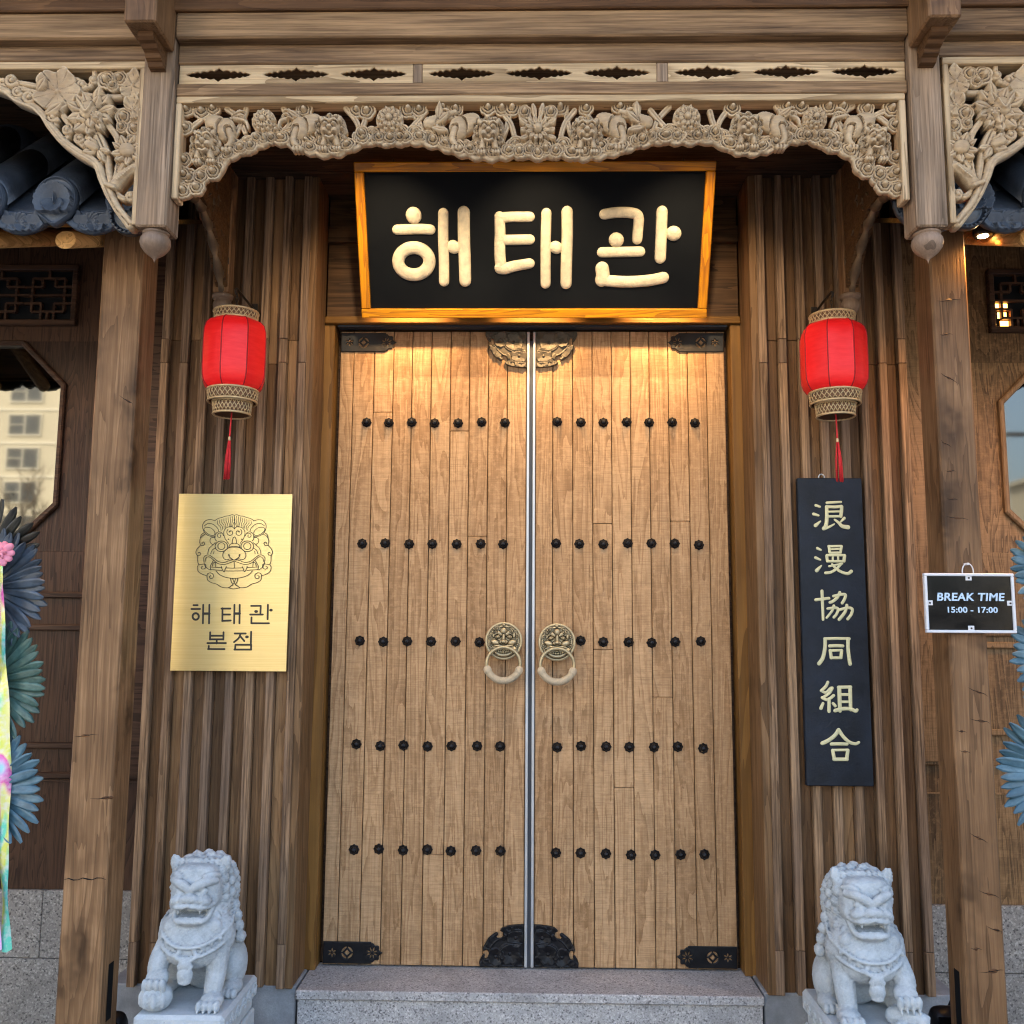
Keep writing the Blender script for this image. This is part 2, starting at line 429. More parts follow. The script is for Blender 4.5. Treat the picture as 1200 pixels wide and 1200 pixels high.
# ------------------------------------------------------------------ relief carving (height fields with real holes and thickness)
class Art:
    def __init__(s, u0, u1, v0, v1, step):
        s.us = np.arange(u0, u1+step*.5, step); s.vs = np.arange(v0, v1+step*.5, step)
        s.U, s.V = np.meshgrid(s.us, s.vs); s.M = np.full(s.U.shape, -50.); s.H = np.zeros(s.U.shape)
        s.u0, s.v0, s.st = u0, v0, step
    def win(s, cx, cy, R):
        i0 = max(0, int((cy-R-s.v0)/s.st)); i1 = min(len(s.vs), int((cy+R-s.v0)/s.st)+2)
        j0 = max(0, int((cx-R-s.u0)/s.st)); j1 = min(len(s.us), int((cx+R-s.u0)/s.st)+2)
        return (slice(i0, max(i0, i1)), slice(j0, max(j0, j1)))
    def put(s, w, d, h, solid=True, mode='set'):
        if d.size == 0: return
        k = d > 0; H = s.H[w]
        if mode == 'set': H[k] = h[k] if hasattr(h, 'shape') else h
        elif mode == 'max': H[k] = np.maximum(H[k], h[k])
        elif mode == 'add': H[k] += h[k]
        if solid: s.M[w] = np.maximum(s.M[w], d)
    def ell(s, cx, cy, rx, ry=None, ang=0, h0=.008, dome=.01, solid=True, mode='set', sq=.5):
        ry = rx if ry is None else ry; w = s.win(cx, cy, max(rx, ry)+1)
        x = s.U[w]-cx; y = s.V[w]-cy; c, n = cos(ang), sin(ang)
        q = np.sqrt(((x*c+y*n)/rx)**2+((-x*n+y*c)/ry)**2)
        s.put(w, (1-q)*min(rx, ry), h0+dome*np.clip(1-q*q, 0, 1)**sq, solid, mode)
    def stroke(s, pts, r0, r1=None, h0=.006, dome=.008, solid=True, mode='set', smooth=True, groove=0):
        r1 = r0 if r1 is None else r1
        if smooth and len(pts) > 2: pts = catmull(pts, 5)
        pts = np.array(pts, float); n = len(pts)-1
        c = (pts.max(0)+pts.min(0))/2; R = max(pts.max(0)-pts.min(0))/2+max(r0, r1)+1
        w = s.win(c[0], c[1], R); U = s.U[w]; V = s.V[w]
        if U.size == 0: return
        best = np.full(U.shape, -1e3); q = np.ones(U.shape)
        for i in range(n):
            a, b = pts[i], pts[i+1]; ab = b-a; L = ab@ab+1e-9
            t = np.clip(((U-a[0])*ab[0]+(V-a[1])*ab[1])/L, 0, 1)
            rr = r0+(r1-r0)*(i+t)/n
            ds = np.hypot(U-a[0]-ab[0]*t, V-a[1]-ab[1]*t); d = rr-ds
            k = d > best; best[k] = d[k]; q[k] = (ds/rr)[k]
        h = h0+dome*np.sqrt(np.clip(1-q*q, 0, 1))
        if groove: h = h-groove*np.exp(-(q/.22)**2)
        s.put(w, best, h, solid, mode)
    def petal(s, cx, cy, L, W, ang, h0=.008, dome=.008, groove=.004, solid=True, tip=1.0, sweep=0, mode='set'):
        w = s.win(cx, cy, L+2); x = s.U[w]-cx; y = s.V[w]-cy; c, n = cos(ang), sin(ang)
        t = (x*c+y*n)/L; b = -x*n+y*c; tc = np.clip(t, 0, 1)
        b = b-sweep*tc*tc
        hw = W*np.sin(pi*tc**tip)+.02
        d = np.where((t > 0) & (t < 1), hw-np.abs(b), -5)
        q = np.clip(np.abs(b)/np.maximum(hw, .1), 0, 1)
        h = h0+dome*(1-q**2)*(.4+.6*tc)+dome*.5*tc-groove*np.exp(-(q/.15)**2)+groove*.8*np.clip(q-.75, 0, 1)
        s.put(w, d, h, solid, mode)
    def cloud(s, cx, cy, r, h0=.010, n=5, ph=0, solid=True, boss=True, asp=1.0, ang=0):
        w = s.win(cx, cy, r*1.3*asp+1); x = s.U[w]-cx; y = s.V[w]-cy; c, k = cos(ang), sin(ang)
        x, y = (x*c+y*k)/asp, (-x*k+y*c)
        th = np.arctan2(y, x); rr = np.hypot(x, y); lob = .92+.15*np.abs(np.sin(n*th/2+ph))**.7
        q = rr/(r*lob); d = (1-q)*r
        qs = q+.05*np.sin(th+ph)
        h = h0+.008*(1-q)-.005*np.exp(-((qs-.74)/.06)**2)-.005*np.exp(-((qs-.46)/.06)**2)+.003*np.exp(-((qs-.6)/.08)**2)+.002*np.exp(-((q-.9)/.06)**2)
        if boss: h = np.where(q < .30, h0+.007+.010*np.sqrt(np.clip(1-(q/.30)**2, 0, 1)), h)
        s.put(w, d, h, solid)
    def hole(s, d): s.M = np.minimum(s.M, -d)
    def rough(s, amp, sc, seed=0):
        r = np.random.RandomState(seed); U, V = s.U, s.V; a = np.zeros(U.shape)
        for i in range(7):
            k = r.uniform(-1, 1, 2)*sc; a += np.sin(U*k[0]+V*k[1]+r.uniform(0, 6))
        s.H += amp*a/7
    def build(s, name, mapper, Y, thick, mat, parent, back=True, flipx=False):
        """mapper(U,V)->(x,z); the front lies at Y-H, the back at Y+thick"""
        Mv = s.M; gy, gx = np.gradient(Mv, s.st)
        ok = Mv > 0
        gn = gx*gx+gy*gy+1e-6
        # pull the rim onto the true contour
        cells = ok[:-1, :-1] & ok[1:, :-1] & ok[:-1, 1:] & ok[1:, 1:]
        use = np.zeros(ok.shape, bool); full = np.zeros(ok.shape, int)
        for a in (0, 1):
            for b in (0, 1):
                sub = (slice(a, a+cells.shape[0]), slice(b, b+cells.shape[1]))
                use[sub] |= cells; full[sub] += cells
        rim = use & (full < 4)
        k = np.where(rim & (gn > .05) & (Mv < s.st*1.6), Mv/gn, 0)
        k = np.clip(k, -s.st*1.2, s.st*1.2)
        U = s.U-gx*np.clip(k, -s.st, s.st); V = s.V-gy*np.clip(k, -s.st, s.st)
        X, Z = mapper(U, V)
        idx = -np.ones(ok.shape, int); n = use.sum(); idx[use] = np.arange(n)
        Hh = np.where(rim, s.H-.0012, s.H)
        Vf = np.stack([X[use], (Y-Hh)[use], Z[use]], 1); Vb = np.stack([X[use], np.full(n, Y+thick), Z[use]], 1)
        a = idx[:-1, :-1][cells]; b = idx[:-1, 1:][cells]; c = idx[1:, 1:][cells]; d = idx[1:, :-1][cells]
        F = [np.stack([a, d, c, b], 1)]
        if back: F.append(np.stack([a+n, b+n, c+n, d+n], 1))
        # skirts
        pc = np.zeros((cells.shape[0]+2, cells.shape[1]+2), bool); pc[1:-1, 1:-1] = cells
        C = cells
        up = C & ~pc[:-2, 1:-1]; dn = C & ~pc[2:, 1:-1]; lf = C & ~pc[1:-1, :-2]; rt = C & ~pc[1:-1, 2:]
        for msk, (p, q) in ((up, (0, 1)), (rt, (1, 2)), (dn, (2, 3)), (lf, (3, 0))):
            cor = [idx[:-1, :-1], idx[:-1, 1:], idx[1:, 1:], idx[1:, :-1]]
            e0 = cor[p][msk]; e1 = cor[q][msk]
            F.append(np.stack([e0, e1, e1+n, e0+n], 1))
        F = np.concatenate(F); VV = np.concatenate([Vf, Vb])
        if flipx: F = F[:, ::-1].copy()
        return mesh(name, VV, F, mat, parent, smooth=True)
def poly_sd(U, V, pts):
    """signed distance, positive inside"""
    pts = np.array(pts, float); n = len(pts); dm = np.full(U.shape, 1e9); ins = np.zeros(U.shape, bool)
    for i in range(n):
        a = pts[i]; b = pts[(i+1) % n]; ab = b-a; L = ab@ab+1e-12
        t = np.clip(((U-a[0])*ab[0]+(V-a[1])*ab[1])/L, 0, 1)
        dm = np.minimum(dm, np.hypot(U-a[0]-ab[0]*t, V-a[1]-ab[1]*t))
        if a[1] != b[1]:
            cr = ((a[1] > V) != (b[1] > V)) & (U < (b[0]-a[0])*(V-a[1])/(b[1]-a[1])+a[0])
            ins ^= cr
    return np.where(ins, dm, -dm)
def plane_map(Y, ua, va, ub, vb, mirror=None):
    """upright axis-aligned map of photo pixels onto the plane y=Y (affine between two measured corners)"""
    xa, za = P(ua, (va+vb)/2, Y)[0], P((ua+ub)/2, va, Y)[1]
    xb, zb = P(ub, (va+vb)/2, Y)[0], P((ua+ub)/2, vb, Y)[1]
    def f(U, V):
        x = xa+(U-ua)*(xb-xa)/(ub-ua); z = za+(V-va)*(zb-za)/(vb-va)
        if mirror is not None: x = 2*mirror-x
        return x, z
    return f
# ================================================================== STRUCTURE
ground = mesh('paving', [(-300, -300, 0), (300, -300, 0), (300, 60, 0), (-300, 60, 0)], [[0, 1, 2, 3]], M['pave'])
tag(ground, kind='structure')
YR = -.27            # front of the ribbed walls
YF = -1.25           # front of the carved frieze
YW = .05             # side walls
SILL = .30; DH = 2.834; DT = SILL+DH

bld = thing('building', 'unseen plain brown building mass behind the gate, added to keep the sun off its front', 'building', (0, 4, 0))  # mass out of view, added tall to shade the front from the sun
box('wall', -14, 14, .36, 9, 0, 7.5, M['dark'], bld, .02)
box('roof', -14.4, 14.4, .0, 9.4, 7.5, 7.9, M['tile'], bld, .05)

# ---- granite step and plinths
xl = PX(347, 1160, YR); xr = PX(895, 1166, YR)
st = thing('door_step', 'speckled granite doorstep under the closed plank doors', 'step', (0, -.1, 0))
box('top_slab', xl, xr, YR-.012, .05, SILL-.036, SILL, M['granite'], st, .004)
box('riser', xl+.006, xr-.004, YR+.002, .05, 0, SILL-.038, M['granite'], st, .003)
zb = PZ(330, 1157, YR)
for s_, xe, lab in ((-1, xl, 'grey concrete plinth between the left stone lion and the granite doorstep'), (1, xr, 'grey concrete plinth between the granite doorstep and the right stone lion')):
    x1 = s_*1.72
    V, F = vf_box(min(xe+s_*.006, x1), max(xe+s_*.006, x1), YR+.02, .04, 0, zb-.002, .004)
    o = mesh('plinth', V, F, M['concrete']); tag(o, lab, 'plinth', 'plinths beside the doorstep')

# ---- door frame
fr = thing('door_frame', 'ochre brown timber frame with lintel round the double plank doors', 'door frame', (0, 0, SILL))
jx = .957
for s_ in (-1, 1):
    a, b = (s_*jx, s_*(jx+.05))
    box('reveal_board', a, b, YR+.004, -.058, SILL, 3.95, M['brown'], fr, .002)
    box('jamb', s_*.912, s_*(jx+.03), -.056, .05, SILL, DT+.012, M['ochre'], fr, .003)
zl = PZ(620, 371, -.07)
box('lintel', -jx+.001, jx-.001, -.075, .05, DT+.0125, zl, M['ochrex'], fr, .003)
box('lintel_lip', -.9, .9, -.05, .0, DT+.002, DT+.0115, M['gasket'], fr, .001)
box('header_board', -jx+.001, jx-.001, -.04, .05, zl+.001, 3.95, M['dark2'], fr, .002)
box('header_rail', -jx+.002, jx-.002, -.075, -.042, zl+.36, zl+.44, M['dark2'], fr, .004)
box('backing', -jx+.03, jx-.03, .055, .3, SILL, 3.9, M['dark'], fr, .002)

# ---- doors: planks, studs, straps, corner mounts, knockers
leftx = [397, 415.5, 439.5, 462, 484, 506.5, 529, 551, 573, 595, 617.5]
rightx = [628, 648, 671, 693.8, 716, 738, 760, 782.3, 805, 827, 849]
def relief_petals(A, cx, cy, r, n=6, h=.5):
    pass
def strap_art(w, hgt, st_):
    """door corner strap, u from the hinge side to the tip, v down"""
    A = Art(0, w, 0, hgt, st_)
    U, V = A.U, A.V
    b = w-.052
    d = np.minimum(np.minimum(U-.001, b-U), np.minimum(V-.001, hgt-.001-V)); d = d*1000
    A.M = d; A.H[d > 0] = .003
    A.ell((b+.012)*1, hgt*.5, .034, .041, 0, .003, .0015) if False else None
    M0 = A.M
    c = b+.004
    th = np.arctan2(V-hgt*.5, U-c); rr = np.hypot(U-c, V-hgt*.5)
    lob = .036*(1+.10*np.cos(8*th))
    A.M = np.maximum(M0, (lob-rr)*1000); A.H[(lob-rr) > 0] = .0035
    pt = .048-(np.abs(U-c)+np.abs(V-hgt*.5)*2.2)
    A.M = np.maximum(A.M, np.where(U > c, pt*600, -9))
    A.H[A.M > 0] = np.maximum(A.H[A.M > 0], .003)
    def star(cx, cy, R, n, W=.0032, r0=.0045):
        for k in range(n):
            a = 2*pi*k/n+pi/n
            x = (U-cx)*cos(a)+(V-cy)*sin(a); y = -(U-cx)*sin(a)+(V-cy)*cos(a)
            t = np.clip((x-r0)/(R-r0), 0, 1)
            A.hole(np.where((x > r0) & (x < R), (W*np.sin(pi*t)+.0004-np.abs(y)), -.01)*1000)
    star(.041, hgt*.5, .018, 6)
    cx = .106; q = np.abs(U-cx)+np.abs(V-hgt*.5)
    rg = np.hypot(U-cx, V-hgt*.5)
    gapm = np.minimum(np.abs(U-cx), np.abs(V-hgt*.5))
    A.hole(np.minimum(np.minimum(.025-rg, q-.0235), gapm-.0025)*1000)
    A.hole((.012-q)*700)
    star(c, hgt*.5, .024, 8, .0028, .007)
    A.M = A.M/1000
    return A
def mount_art():
    """quarter-round foliage mount for the meeting corner; u away from the meeting stile, v away from the door end"""
    R = .205; A = Art(0, R+.012, 0, R+.012, .00165); U, V = A.U, A.V
    A.M = np.full(U.shape, -.01)
    pts = [(0, 0), (.190, 0), (.192, .018), (.185, .035), (.178, .046), (.172, .052), (.167, .046), (.171, .040), (.168, .032), (.160, .032),
           (.154, .040), (.150, .052), (.153, .064), (.161, .070), (.168, .067), (.174, .064), (.176, .072), (.172, .085), (.164, .098), (.155, .114),
           (.145, .124), (.135, .131), (.127, .138), (.118, .141), (.110, .136), (.113, .128), (.119, .124), (.114, .116), (.102, .117), (.094, .121),
           (.088, .130), (.090, .140), (.099, .146), (.103, .146), (.100, .154), (.090, .162), (.072, .168), (.050, .171), (.025, .174), (0, .174)]
    A.M = poly_sd(U, V, pts)
    A.H = np.where(A.M > 0, .004, 0.)
    A.H += np.where(A.M > 0, .003*np.exp(-((A.M-.004)/.002)**2), 0)
    def leaf(x, y, L, W, a): A.petal(x, y, L, W*.95, a, .0045, .0055, .0035, solid=False, mode='max')
    for (x, y, n, R_, ph) in ((.060, .052, 7, .043, .2), (.035, .118, 5, .036, .1), (.120, .040, 4, .034, .5)):
        for k in range(n):
            leaf(x, y, R_, R_*.20, 2*pi*k/n+ph)
        A.ell(x, y, .006, None, 0, .006, .004, solid=False)
    for p in ([(.012, .15), (.05, .150), (.09, .125), (.125, .10), (.150, .07)], [(.155, .06), (.150, .03), (.16, .01)],
              [(.01, .095), (.05, .098), (.085, .088), (.105, .065), (.11, .03)]):
        A.stroke(p, .0045, .003, .0045, .004, solid=False)
    for (x, y, a) in ((.10, .125, 2.0), (.12, .115, .9), (.14, .10, .5), (.155, .085, .2), (.155, .03, .2), (.17, .01, .9), (.09, .145, 2.2), (.06, .155, 1.2), (.03, .155, 1.2), (.02, .02, .8), (.09, .01, .4)):
        leaf(x-.012*cos(a), y-.012*sin(a), .028, .006, a)
    return A
def knocker(door, cxp, cyp):
    cx, cz = P(cxp, cyp, -.03); R = .083
    A = Art(-R-.002, R+.002, -R-.002, R+.002, .0012); U, V = A.U, A.V
    rr = np.hypot(U, V); A.M = R-rr
    A.H = np.where(rr < R, .006+.004*np.exp(-((rr-R*.93)/.005)**2)+.004*np.exp(-((rr-R*.78)/.003)**2), 0)
    for s_ in (-1, 1):       # mane curls
        for a, rad in ((-2.45, .011), (-2.05, .0115), (-.0, 0), (2.9, .011), (2.45, .010), (2.05, .009), (-2.8, .011)):
            if rad: A.cloud(s_*.062*cos(a)*1 if a else 0, .062*sin(a)*-1 if False else .062*sin(a), rad, .010, 6, boss=True, solid=False)
        A.stroke([(s_*.012, -.030), (s_*.028, -.038), (s_*.044, -.032), (s_*.046, -.020)], .009, .006, .018, .010, solid=False)   # brow
        A.cloud(s_*.038, -.043, .014, .018, 5, solid=False)
        A.ell(s_*.026, -.018, .0125, .0085, s_*.2, .016, .014, solid=False)            # eye
        A.ell(s_*.027, -.017, .005, .005, 0, .029, .006, solid=False)
        A.ell(s_*.037, .006, .020, .013, -s_*.3, .018, .014, solid=False)              # cheek
        A.ell(s_*.010, .004, .009, .008, 0, .028, .010, solid=False)                   # nostril
        A.stroke([(s_*.002, .022), (s_*.022, .020), (s_*.042, .024), (s_*.050, .036)], .005, .003, .022, .008, solid=False)   # lip
        A.petal(s_*.030, .024, .016, .0045, pi/2, .020, .008, 0, solid=False)          # fang
    A.ell(0, -.044, .013, .015, 0, .024, .014, solid=False)
    A.stroke([(0, -.026), (0, -.004)], .0065, .009, .022, .014, solid=False)
    A.ell(0, .002, .012, .008, 0, .032, .012, solid=False)
    A.stroke([(-.020, .030), (.020, .030)], .006, None, .026, .008, solid=False)
    A.stroke([(-.034, .050), (-.015, .061), (.015, .061), (.034, .050)], .007, None, .014, .009, solid=False)
    for k in range(-4, 5): A.ell(k*.0075, .050-abs(k)*.0012, .0035, .006, 0, .014, .008, solid=False)
    A.ell(0, -.071, .008, .006, 0, .008, .009, solid=False)
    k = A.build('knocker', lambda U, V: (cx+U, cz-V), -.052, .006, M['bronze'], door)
    # ring hanging from the jaw
    rc = (cx, -.084, PZ(cxp, cyp+27, -.08)); Rr = .074
    a0 = 2.72
    up = [(rc[0]+Rr*sin(a), rc[1]-.010*cos(a)*0, rc[2]+Rr*.98*cos(a)) for a in np.linspace(-1.95, 1.95, 30)]
    lo = [(rc[0]+Rr*sin(a), rc[1], rc[2]+Rr*.98*cos(a)) for a in np.linspace(1.9, 2*pi-1.9, 76)]
    V_, F_ = vf_tube(up, .0075, 8); mesh('ring', V_, F_, M['ring'], k, True)
    mb = MB(); rr_ = [.0162+(.0012 if i % 2 else -.0014) for i in range(76)]
    mb.add(*vf_tube(lo, rr_, 10)); 
    for e in (1, 3, 72, 74):
        q = lo[e]; q2 = lo[e+1]
        mb.add(*vf_tube([q, tuple(Vector(q)*.6+Vector(q2)*.4)], .0185, 10))
    mb.build('rope_wrap', M['rope'], k, True)
strapA = strap_art(.262 , .092, .0015)
mountA = mount_art()
stud_me = None
def door(side):
    s_ = -1 if side == 'l' else 1
    lab = ('left leaf of the studded plank door, beside the brass plaque side' if s_ < 0 else 'right leaf of the studded plank door, on the side of the black vertical board')
    d = thing('door', lab, 'door', (s_*.45, 0, SILL), 'the pair of plank doors')
    xs = [PX(u, 392, 0) for u in (leftx if s_ < 0 else rightx)]
    z0, z1 = SILL+.008, DT-.004
    if s_ < 0: xs[0] = -.895
    else: xs[-1] = .895
    box('door_core', xs[0]+.002, xs[-1]-.002, .022, .045, z0, z1, M['dark'], d, .002)
    rr = random.Random(11+s_)
    for i in range(10):
        a, b = xs[i]+.0016, xs[i+1]-.0016
        cuts = [z0]
        for base in (.62, 1.25, 1.86, 2.32):
            if rr.random() < .09: cuts.append(z0+base+rr.uniform(-.16, .16))
        cuts.append(z1)
        for k in range(len(cuts)-1):
            dy = rr.uniform(-.0012, .0012)
            box('plank', a, b, 0+dy, .02, cuts[k]+(.0008 if k else 0), cuts[k+1]-.0008, M['door'], d, .0022)
    # meeting stile
    e = xs[-1] if s_ < 0 else xs[0]
    box('edge_strip', e+(.0008 if s_ < 0 else -.0135), e+(.0135 if s_ < 0 else -.0008), -.012, .03, z0, z1-.004, M['alu'], d, .002)
    rows = [(494, 494), (636.5, 637), (751, 752), (873.5, 877), (996.5, 1006)]
    L = [(428, 591), (424, 590), (420, 590), (417, 586), (414, 586)]; Rr_ = [(654, 816), (652, 820), (652, 821), (653, 824), (652, 827)]
    global stud_me
    for i in range(5):
        za = PZ(*( (L[i][0], rows[i][0]) if s_ < 0 else (Rr_[i][0], (rows[i][0]+rows[i][1])/2)), -.02)
        u0, u1 = L[i] if s_ < 0 else Rr_[i]
        for k in range(7):
            if i == 2 and ((s_ < 0 and k == 6) or (s_ > 0 and k == 0)): continue
            u = u0+(u1-u0)*k/6; x = PX(u, rows[i][0], -.02)+rr.uniform(-.004, .004); z = za+rr.uniform(-.004, .004)
            if stud_me is None:
                V, F = vf_lathe([(.0215, 0), (.0225, .004), (.0185, .008), (.0175, .0075), (.0155, .010), (.0135, .018), (.008, .0235), (.0035, .025), (.003, .028), (.001, .029)], 16)
                V = [(v[0], -v[2], v[1]) for v in V]
                V = [(x_*(1 if i_ // 16 > 2 else (1.0+.08*cos(8*atan2(z_, x_)))), y_, z_*(1 if i_ // 16 > 2 else (1.0+.08*cos(8*atan2(z_, x_))))) for i_, (x_, y_, z_) in enumerate(V)]
                stud_me = npmesh('stud', V, F, False); stud_me.materials.append(M['iron'])
            link('stud', stud_me, (x, 0.0, z), None, d)
    # straps
    for top in (True, False):
        zc = DT-.012 if top else SILL+.012
        xh = s_*.892
        def mp(U, V, top=top, zc=zc):
            z = zc-V if top else zc+.092-V
            return xh-s_*U, z
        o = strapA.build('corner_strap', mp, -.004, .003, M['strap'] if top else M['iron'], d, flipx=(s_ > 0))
        e2 = e+(.020 if s_ < 0 else -.020)*0
        xe = e-.001 if s_ < 0 else e+.001
        def mp2(U, V, top=top):
            z = DT-.006-V if top else SILL+.010+V
            return xe+s_*U, z
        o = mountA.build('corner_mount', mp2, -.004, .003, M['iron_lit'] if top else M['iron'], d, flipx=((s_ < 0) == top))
    knocker(d, 590.5 if s_ < 0 else 652.5, 751 if s_ < 0 else 752.5)
    return d
door('l'); door('r')
xa, xb = PX(617.5, 392, 0), PX(628, 392, 0)
g_ = box('gasket_strip', xa+.0137, xb-.0137, -.002, .03, SILL+.008, DT-.05, M['gasket'], fr, .001)

# ---- ribbed walls
xin = .957
xi2 = abs(PX(343, 880, YR)); xo = abs(PX(162.7, 880, YR))
xo_r = PX(1084, 880, YR)
zj1, zj2, zj3 = PZ(300, 397, YR), PZ(300, 425, YR), PZ(300, 1106, YR)
for s_, lab in ((-1, 'ribbed timber wall left of the doors, behind the brass plaque'), (1, 'ribbed timber wall right of the doors, behind the black vertical board')):
    t = thing('ribbed_wall', lab, 'wall', (s_*1.3, YR, zb), 'ribbed walls flanking the doors')
    oe = xo if s_ < 0 else xo_r
    bw = .036; pitch = (oe-bw-xi2)/7
    rr = random.Random(5+s_)
    box('backing', s_*(xin+.052), s_*(oe-.004), YR+.05, YW+.25, zb+.01, 3.95, M['dark'], t, .002)
    def pieces(name, a, b, y, mt, jo):
        cuts = [zb+rr.uniform(-.012, .0)]+sorted(jo)+[3.93]
        for k in range(len(cuts)-1):
            box(name, s_*a, s_*b, y+rr.uniform(-.002, .002), YR+.048, cuts[k]+.0006, cuts[k+1]-.0006, mt, t, .0025)
    pieces('wide_board', xin+.001, xi2-.001, YR+.006, M['wide'], [zj2])
    for k in range(8):
        a = xi2+k*pitch
        jo = [zj1 if k % 3 else zj2]
        if k % 2: jo = [zj1, zj2]
        if rr.random() < .5: jo = [zj3]+jo
        pieces('batten', a+.001, a+bw-.001, YR-.004+rr.uniform(-.003, .003), M['batten'], jo)
        if k < 7:
            pieces('recess_board', a+bw+.0005, a+pitch-.0005, YR+.024, M['recess'], [rr.choice([zj1, zj2])])
# ---- side walls with octagonal windows and lattice vents
def bar(mb, a, b, w, y0, y1):
    """bar in the wall plane from a to b (x,z), width w"""
    a = np.array(a); b = np.array(b); t = b-a; L = np.hypot(*t); t = t/L; n = np.array([-t[1], t[0]])*w/2
    q = [a-n, b-n, b+n, a+n]
    V = [(p[0], y0, p[1]) for p in q]+[(p[0], y1, p[1]) for p in q]
    mb.add(V, [[0, 1, 2, 3], [7, 6, 5, 4], [0, 4, 5, 1], [1, 5, 6, 2], [2, 6, 7, 3], [3, 7, 4, 0]])
def octpts(cx, cz, hw, hh, ch): return [(cx-hw+ch, cz+hh), (cx+hw-ch, cz+hh), (cx+hw, cz+hh-ch), (cx+hw, cz-hh+ch), (cx+hw-ch, cz-hh), (cx-hw+ch, cz-hh), (cx-hw, cz-hh+ch), (cx-hw, cz+hh-ch)]
def oct_frame(name, cx, cz, hw, hh, ch, wid, y0, y1, mat, parent):
    o = octpts(cx, cz, hw, hh, ch); i = octpts(cx, cz, hw-wid, hh-wid, ch-wid*.41)
    V = []; 
    for P_, yy in ((o, y1), (o, y0+.006), (octpts(cx, cz, hw-.006, hh-.006, ch-.002), y0), (octpts(cx, cz, hw-wid+.006, hh-wid+.006, ch-wid*.41+.002), y0), (i, y0+.006), (i, y1)):
        V += [(p[0], yy, p[1]) for p in P_]
    F = [[r*8+k, r*8+(k+1) % 8, (r+1)*8+(k+1) % 8, (r+1)*8+k] for r in range(5) for k in range(8)]
    return mesh(name, V, F, mat, parent)
def side_wall(s_):
    L = s_ < 0
    t = thing('side_wall', 'dark brown panelled side wall with octagonal window, left of the gate' if L else 'brown panelled side wall, its colour lightened as if sky-lit, with octagonal window, right of the gate', 'wall', (s_*2.4, YW, 0))
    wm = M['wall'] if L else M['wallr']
    rail = M['rail'] if L else M['wallr']  # right rails take the same sky-lightened colour
    inner = 1.60; outer = 5.5
    zg = PZ(40, 1042, YW) if L else PZ(1150, 1060, YW)
    def X(px): return PX(px, 600, YW)
    def Z(py): return PZ(40 if L else 1160, py, YW)
    # window geometry
    if L: we, wt, wb, wv0, wv1 = X(69), Z(400), Z(646), Z(459), Z(602)
    else: we, wt, wb, wv0, wv1 = X(1176), Z(425), Z(648), Z(472), Z(602)
    ch = (wt-wv0+wv1-wb)/2; hh = (wt-wb)/2; cz = (wt+wb)/2; hw = hh*1.02; cx = we+s_*hw
    # board sheets with the window opening left out: boards run upright, each cut round the window
    zt = 3.95
    x = inner; bws = .44; k = 0; rr = random.Random(3+s_)
    zr = [Z(697), Z(735), Z(873), Z(908)] if L else [Z(742), Z(756), Z(858), Z(893)]
    while x < outer:
        a, b = x, min(x+bws, outer)
        A_, B_ = sorted((s_*a, s_*b))
        segs = [(zg, zt)]
        if not (B_ < cx-hw+.01 or A_ > cx+hw-.01): segs = [(zg, cz-hh), (cz+hh, zt)]
        for (z0, z1) in segs:
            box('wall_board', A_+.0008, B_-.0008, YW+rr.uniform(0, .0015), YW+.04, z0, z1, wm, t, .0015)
        x += bws; k += 1
    # infill boards beside the opening (cut to the octagon)
    o = octpts(cx, cz, hw-.02, hh-.02, ch-.01)
    x0 = s_*(inner+bws*math.floor((abs(cx)-hw-inner)/bws)); x1 = s_*(inner+bws*math.ceil((abs(cx)+hw-inner)/bws))
    xa, xb = sorted((x0, x1)); za, zb_ = cz-hh, cz+hh
    R_ = [(cx-hw+ch, zb_), (cx+hw-ch, zb_), (xb, zb_), (xb, za), (cx+hw-ch, za), (cx-hw+ch, za), (xa, za), (xa, zb_)]
    V = [(p[0], YW+.0016, p[1]) for p in R_]+[(p[0], YW+.0016, p[1]) for p in o]
    F = [[1, 2, 10, 9], [2, 3, 11, 10], [3, 4, 12, 11], [5, 6, 14, 13], [6, 7, 15, 14], [7, 0, 8, 15], [0, 1, 9, 8], [4, 5, 13, 12]]
    V += [(p[0], YW+.04, p[1]) for p in o]; F += [[8+k, 8+(k+1) % 8, 16+(k+1) % 8, 16+k] for k in range(8)]
    F = [f[::-1] for f in F[:8]]+F[8:]
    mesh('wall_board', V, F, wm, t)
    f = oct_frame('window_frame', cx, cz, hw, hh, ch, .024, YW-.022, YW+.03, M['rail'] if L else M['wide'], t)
    mesh('pane', [(p[0], YW+.012, p[1]) for p in octpts(cx, cz, hw-.02, hh-.02, ch-.008)], [[7, 6, 5, 4, 3, 2, 1, 0]], M['glass'], f)
    if False: box('mullion', *sorted((we+s_*.085, we+s_*.145)), YW-.004, YW+.02, cz-hh+.1, cz+hh-.1, M['wallr'], f, .003)
    # rails
    for j, z in enumerate(zr):
        a = 1.60; b = 5.4
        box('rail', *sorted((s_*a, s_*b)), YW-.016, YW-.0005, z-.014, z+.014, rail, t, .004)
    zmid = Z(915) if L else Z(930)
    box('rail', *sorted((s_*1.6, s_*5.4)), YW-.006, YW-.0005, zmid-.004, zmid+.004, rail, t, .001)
    # inner upright moulding beside the ribbed wall
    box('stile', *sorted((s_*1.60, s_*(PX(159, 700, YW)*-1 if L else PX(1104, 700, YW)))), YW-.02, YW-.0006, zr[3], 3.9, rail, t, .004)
    # lattice vent
    if L: vx0, vx1, vz1, vz0 = X(-165), X(77), Z(313), Z(383)
    else: vx0, vx1, vz1, vz0 = X(1170), X(1400), Z(318), Z(391)
    fw = .026
    fm = MB()
